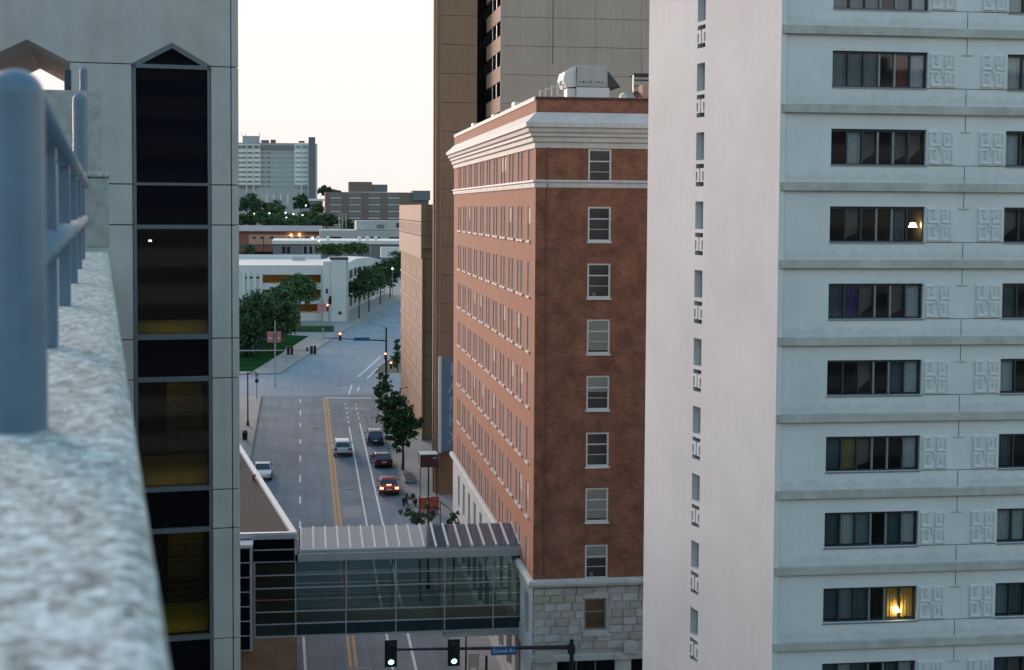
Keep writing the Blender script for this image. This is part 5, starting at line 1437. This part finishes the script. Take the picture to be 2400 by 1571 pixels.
# curved right wing following the bend
cw_ = T('garage_wing', 'curved white garage wing with dark openings behind the street trees', 'parking garage', (0, 0, 0))
base_pts = [(809, 745, 302), (840, 728, 313), (870, 712, 327), (900, 698, 342), (930, 688, 360)]
top_py = [641, 622, 607, 604, 612]
wing = [(at(px + 3, 700, Y).x - 3.2, Y + 3.0) for px, py, Y in base_pts]
tz = [at(px, ty, Y).z for (px, py, Y), ty in zip(base_pts, top_py)]
tz2 = [at(px, ty + 20, Y).z for (px, py, Y), ty in zip(base_pts, top_py)]
par = MB(); rec = MB()
for (a, b2, za, zb3, ya, yb) in zip(wing, wing[1:], tz, tz[1:], tz2, tz2[1:]):
    par.quad((a[0], a[1], ya), (b2[0], b2[1], yb), (b2[0], b2[1], zb3), (a[0], a[1], za))
    par.quad((a[0], a[1], za), (b2[0], b2[1], zb3), (b2[0] - 6, b2[1] + 8, zb3), (a[0] - 6, a[1] + 8, za))
    for lev in range(3):
        d0, d1 = 3.0 + lev * 3.0, 4.2 + lev * 3.0
        if za - d1 > gz(a[1]): par.quad((a[0], a[1], ya - d1 + 1.2), (b2[0], b2[1], yb - d1 + 1.2), (b2[0], b2[1], yb - d0 + 1.2), (a[0], a[1], ya - d0 + 1.2))
    par.quad((a[0], a[1], gz(a[1])), (b2[0], b2[1], gz(b2[1])), (b2[0], b2[1], gz(b2[1]) + .9), (a[0], a[1], gz(a[1]) + .9))
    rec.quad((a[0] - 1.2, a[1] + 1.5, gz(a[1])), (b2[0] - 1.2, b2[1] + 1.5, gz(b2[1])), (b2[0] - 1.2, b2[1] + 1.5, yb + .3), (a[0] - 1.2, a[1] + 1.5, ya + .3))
par.o('parapet', 'garage_white', cw_); rec.o('interior_shade', 'room_dark', cw_)  # near-black sheet: shade inside the wing put into its colour
for k in range(13):
    f_ = k / 12 * (len(wing) - 1); i = min(int(f_), len(wing) - 2); u = f_ - i
    x = wing[i][0] + (wing[i + 1][0] - wing[i][0]) * u; y = wing[i][1] + (wing[i + 1][1] - wing[i][1]) * u
    zt4 = tz2[i] + (tz2[i + 1] - tz2[i]) * u
    MB().box(x - .3, x + .3, y - .12, y + .3, gz(y), zt4 - .03).o('column', 'garage_white', cw_)
tag(MB().box(0, 7.5, 0, 3, 0, 2.6).o('white_kiosk', 'garage_white', None, (at(893, 590, 372).x, 372, at(893, 604, 372).z)), 'small white box on the roof of the curved garage wing', 'kiosk')
# low hedge wall across the plaza
tag(MB().box(0, 8.8, 0, 1.2, 0, 1.1).o('hedge', 'leaf_dark', None, (at(672, 760, 280).x, 280, gz(280) + .14), bevel=.2), 'clipped dark hedge along the plaza path', 'hedge')

def block(name, label, px0, px1, py_top, py_bot, Y, depth, m, cat='building'):
    a, b2 = at(px0, py_top, Y), at(px1, py_top, Y); zb_ = at(px0, py_bot, Y).z
    t_ = T(name, label, cat, (a.x, Y, zb_))
    MB().box(0, b2.x - a.x, 0, depth, 0, a.z - zb_).o('walls', m, t_)
    def loc(px, py): p = at(px, py, Y); return p.x - a.x, p.z - zb_
    return t_, loc
# grey shed with pale roof edge
sh_, lo = block('grey_shed', 'long grey shed with white roof edge behind the garage', 640, 1010, 568, 612, 440, 30, 'far_grey')
x0, z0 = lo(640, 572); x1, z1 = lo(1010, 565); MB().box(x0 - .3, x1, -.5, 30, z0, z1).o('roof_edge', 'trim_white', sh_)
for px in (715, 729, 845, 860, 665, 676):
    x, za = lo(px, 594); _, zb3 = lo(px, 578); MB().box(x - .45, x + .45, -.08, -.01, za, zb3).o('door', 'room_black', sh_)
for px in (710, 723, 736, 838, 853, 868): x, za = lo(px, 596); _, zb3 = lo(px, 576); MB().box(x - .12, x + .12, -.12, -.081, za, zb3).o('door_post', 'far_pale', sh_)
for k, px in enumerate((733, 746, 769, 843, 862, 882)):
    x, z = lo(px, 563); MB().lathe([(.5, 0), (.45, .7), (.7, .8), (.2, 1.3), (0, 1.3)], (x, 3, z1), 10).o('roof_vent', 'trim_white', sh_)
# red brick hall with grey roof
rd, lo = block('red_brick_hall', 'low red brick hall with grey pitched roof beyond the shed', 540, 752, 541, 590, 540, 24, 'far_red')
x0, z0 = lo(536, 543); x1, z1 = lo(757, 530)
MB().prism([(-1.0, z0), (-1.0, z0 + .3), (11, z1), (25, z0 + .3), (25, z0)], -.5, x1, 'x').o('roof', 'far_roof', rd)
xa2, za2 = lo(583, 573); xb3, zb3 = lo(752, 551); MB().box(xa2, xb3, -.3, -.01, za2, zb3).o('lit_front', 'far_peach', rd)
for px in (596, 614, 637, 679, 696, 719, 739):
    x, z = lo(px, 557); MB().box(x - .6, x + .6, -.4, -.31, z - .4, z + .4).o('window', 'joint_dark', rd)
for px, py in ((682, 551), (702, 550)):
    x, z = lo(px, py); MB().lathe([(0, -.3), (.3, 0), (0, .3)], (x, -.8, z), 10).o('wall_lamp', 'lamp_warm', rd)
for px in (618, 688, 706, 736):
    x, z = lo(px, 600); _, zz2 = lo(px, 555); MB().cyl((x, -2, z), (x, -2, zz2), .12, n=6).o('porch_post', 'black_metal', rd)
# pale depot with dark openings on the right
dp, lo = block('pale_depot', 'pale flat-roofed depot with dark loading openings', 750, 1010, 540, 590, 520, 30, 'far_pale')
for a, b2, c_, d_ in ((762, 801, 555, 562), (870, 890, 555, 563), (912, 945, 556, 563), (832, 868, 557, 562)):
    xa2, z1 = lo(a, c_); xb3, z0 = lo(b2, d_); MB().box(xa2, xb3, -.1, -.01, z0, z1).o('loading_opening', 'room_black', dp)
xa2, z1 = lo(836, 518); xb3, z0 = lo(1010, 540); MB().box(xa2, xb3, 3, 20, z0, z1).o('upper_storey', 'far_pale', dp)
xa2, z1 = lo(884, 527); xb3, z0 = lo(902, 536); MB().box(xa2, xb3, 2.9, 2.99, z0, z1).o('vent_panel', 'far_grey', dp)
xa2, z1 = lo(930, 523); xb3, z0 = lo(937, 534); MB().box(xa2, xb3, 2.9, 2.99, z0, z1).o('door', 'joint_dark', dp)
for k, px in enumerate((795, 803, 811)):
    p = at(px, 545, 516); tag(MB().cyl((0, 0, 0), (0, 0, at(px, 500, 516).z - p.z), .14, .1, 8).o('flag_pole', 'pole_pale', None, tuple(p)), ('left pale flag pole before the brown block', 'middle pale flag pole before the brown block', 'right pale flag pole before the brown block')[k], 'flag pole', 'flag poles')
# brown apartment block
br, lo = block('brown_apartment_block', 'long brown apartment block with pale window bands on the skyline', 762, 1005, 450, 530, 650, 18, 'far_brown')
xa2, z1 = lo(818, 426); xb3, z0 = lo(909, 450); MB().box(xa2, xa2 + (xb3 - xa2) * .6, 2, 14, z0, z1).o('roof_house', 'far_brown', br); MB().box(xa2 + (xb3 - xa2) * .6 + .02, xb3, 3, 13, z0, z1 - 1.1).o('roof_house', 'far_grey', br)
xa2, z1 = lo(967, 447); xb3, z0 = lo(1008, 470); MB().box(xa2, xb3, -1, 10, z0, z1).o('end_wing', 'far_grey', br)
for r in range(5):
    py = 456 + r * 15.8
    for (a, b2) in ((774, 800), (818, 846), (864, 891), (909, 936)):
        xa2, z1 = lo(a, py - 3); xb3, z0 = lo(b2, py + 3.5)
        for q in range(4):
            xq0 = xa2 + (xb3 - xa2) * q / 4 + .1; xq1 = xa2 + (xb3 - xa2) * (q + 1) / 4 - .1
            MB().box(xq0, xq1, -.08, -.01, z0, z1).o('window', 'hospital_glass', br)
        _, zs1 = lo(a, py + 6.5); _, zs0 = lo(a, py + 10); MB().box(xa2, xb3, -.12, -.01, zs0, zs1).o('spandrel', 'far_pale', br)
# hospital tower
hp, lo = block('white_tower_block', 'white hillside tower block with banded windows on the skyline', 540, 737, 334, 500, 900, 30, 'hospital_grey')
rowsY = [345] + [359 + 11.2 * k for k in range(8)]
for i, py in enumerate(rowsY):
    for a, b2 in ((540, 566), (567, 577), (580, 592), (596, 608)):
        xa2, z1 = lo(a, py - (4 if i == 0 else 2)); xb3, z0 = lo(b2, py + (4 if i == 0 else 2.2)); MB().box(xa2, xb3, -.9, -.85, z0, z1).o('window', 'hospital_glass', hp)
    for a, b2 in ((692, 705), (708, 720)):
        xa2, z1 = lo(a, py - (4 if i == 0 else 2)); xb3, z0 = lo(b2, py + (4 if i == 0 else 2.2)); MB().box(xa2, xb3, -.9, -.85, z0, z1).o('window', 'curtain_grey', hp)
    if i:
        for k in range(6):
            a = 612 + k * 13; xa2, z1 = lo(a, py - 2); xb3, z0 = lo(a + 9, py + 2); MB().box(xa2, xb3, -.12, -.02, z0, z1).o('window', 'hospital_glass' if k < 2 else 'curtain_grey', hp)
for (a, b2) in ((540, 610), (690, 722)):
    xa2, z1 = lo(a, 338); xb3, z0 = lo(b2, 434); MB().box(xa2, xb3, -.84, -.02, z0, z1).o('white_front', 'hospital_white', hp)
    for px in ((578, 594) if a < 600 else (706,)):
        x, zq1 = lo(px, 336); _, zq0 = lo(px, 460); MB().box(x - .35, x + .35, -1.3, -.91, zq0, zq1).o('fin', 'trim_white', hp)
xa2, z1 = lo(611, 340); xb3, z0 = lo(688, 352); MB().box(xa2, xb3, -.5, -.02, z0, z1).o('top_louvre', 'hospital_glass', hp)
xa2, z1 = lo(723, 322); xb3, z0 = lo(739, 500); MB().box(xa2, xb3, -3, 10, z0, z1).o('dark_shaft', 'far_grey', hp)
xa2, z1 = lo(739.2, 337); xb3, z0 = lo(744, 470); MB().box(xa2, xb3, 0, 25, z0, z1).o('east_wall', 'hospital_white', hp)
xa2, z1 = lo(721, 336); xb3, z0 = lo(722.8, 505); MB().box(xa2, xb3, -3.2, -2, z0, z1).o('white_edge', 'trim_white', hp)
xa2, z1 = lo(568, 318); xb3, z0 = lo(607, 334); MB().box(xa2, xb3, 3, 15, z0, z1).o('roof_house', 'hospital_grey', hp)
for a, b2, c_ in ((612, 630, 328), (634, 646, 327), (700, 714, 330)):
    xa2, z1 = lo(a, c_); xb3, z0 = lo(b2, 334); MB().box(xa2, xb3, 2, 8, z0, z1).o('roof_plant', 'far_brown', hp)
for px, py in ((566, 309), (575, 312), (608, 309)):
    x, z = lo(px, 320); _, z2 = lo(px, py); MB().cyl((x, 4, z), (x, 4, z2), .2, n=6).o('antenna', 'grey_metal', hp)
for k in range(4):
    x, z1 = lo(625 + k * 16.5, 455); _, z0 = lo(625, 480); MB().box(x - .5, x + .5, -.4, -.02, z0, z1).o('column', 'trim_white', hp)
cn, lo = block('pale_canopy', 'pale flat canopy building at the foot of the white tower', 735, 757, 470, 505, 860, 12, 'far_pale')
xa2, z1 = lo(718, 466); xb3, z0 = lo(762, 471); MB().box(xa2, xb3, -4, 14, z0, z1).o('canopy_roof', 'hospital_white', cn)
# distant lit lamps
LP = [(750, 456, 880, 'lamp_white', 'bright white lamp beside the white tower'), (717, 482, 760, 'lamp_cool', 'cool white lamp before the dark round tree'), (670, 499, 690, 'lamp_cool', 'greenish lamp in the trees above the brick hall'), (672, 510, 690, 'lamp_cool', 'lower greenish lamp in the trees above the brick hall'), (709, 504, 690, 'lamp_cool', 'pale lamp in the trees right of the greenish ones'),
      (688, 502, 690, 'lamp_cool', 'faint lamp in the middle of the hillside trees'), (598, 501, 690, 'amber_lamp', 'warm round lamp in the dark trees on the left'), (633, 500, 690, 'lamp_cool', 'pale lamp in the trees left of centre'), (576, 507, 690, 'lamp_cool', 'pale lamp near the concrete building edge'), (911, 624, 338, 'lamp_white', 'white lamp among the trees by the garage wing'),
      (732, 557, 430, 'lamp_warm', 'warm lamp over the shed roof, left'), (746, 562, 430, 'lamp_warm', 'warm lamp over the shed roof, right')]
for k, (px, py, Y, mm, lab) in enumerate(LP):
    p = at(px, py, Y); zb_ = p.z - 6
    q = T('far_lamp', lab, 'street lamp', (p.x, Y - 14, zb_), 0, 'distant lit lamps')
    s_ = Y * .00042
    MB().cyl((0, 0, 0), (0, 0, 6 - s_), .08, n=6).o('pole', 'grey_metal', q)
    MB().lathe([(0, -s_), (s_ * .8, -s_ * .5), (s_, 0), (s_ * .7, s_ * .6), (0, s_)], (0, 0, 6), 10).o('globe', mm, q)

# ================================================================== unseen blocks added round the camera for dark reflections and shade
def unseen_block(label, x0, x1, y0, y1, h, m, n):
    t_ = T('unseen_block', label, 'building', (x0, y0, gz(y0)), 0, 'unseen blocks added round the camera')
    MB().box(0, x1 - x0, 0, y1 - y0, -8, h).o('walls', m, t_)
    k = int(h // 4)
    for i in range(1, k):
        MB().box(-.05, x1 - x0 + .05, y1 - y0 + .01, y1 - y0 + .06, i * 4 + .8, i * 4 + 2.8).o('window_band', 'hospital_glass', t_)
    MB().box(2, (x1 - x0) * .5, 2, (y1 - y0) * .6, h + .01, h + 3.5).o('roof_house', m, t_)
unseen_block('unseen dark office block added behind the camera on the left', -95, -22, -120, -70, 62, 'city_dark', 0)
unseen_block('unseen dark office block added straight behind the camera', -12, 34, -130, -85, 66, 'city_dark', 1)
unseen_block('unseen dark office block added behind the camera on the right', 46, 110, -115, -70, 52, 'city_dark', 2)
unseen_block('unseen low brick block added for shade on the left of the street, hidden by the concrete building', -46, -9.5, 50, 80, 17, 'far_red', 3)
unseen_block('unseen long low block added for shade on the left pavement, hidden by the concrete building', -60, -16, 128, 198, 16, 'far_brown', 4)
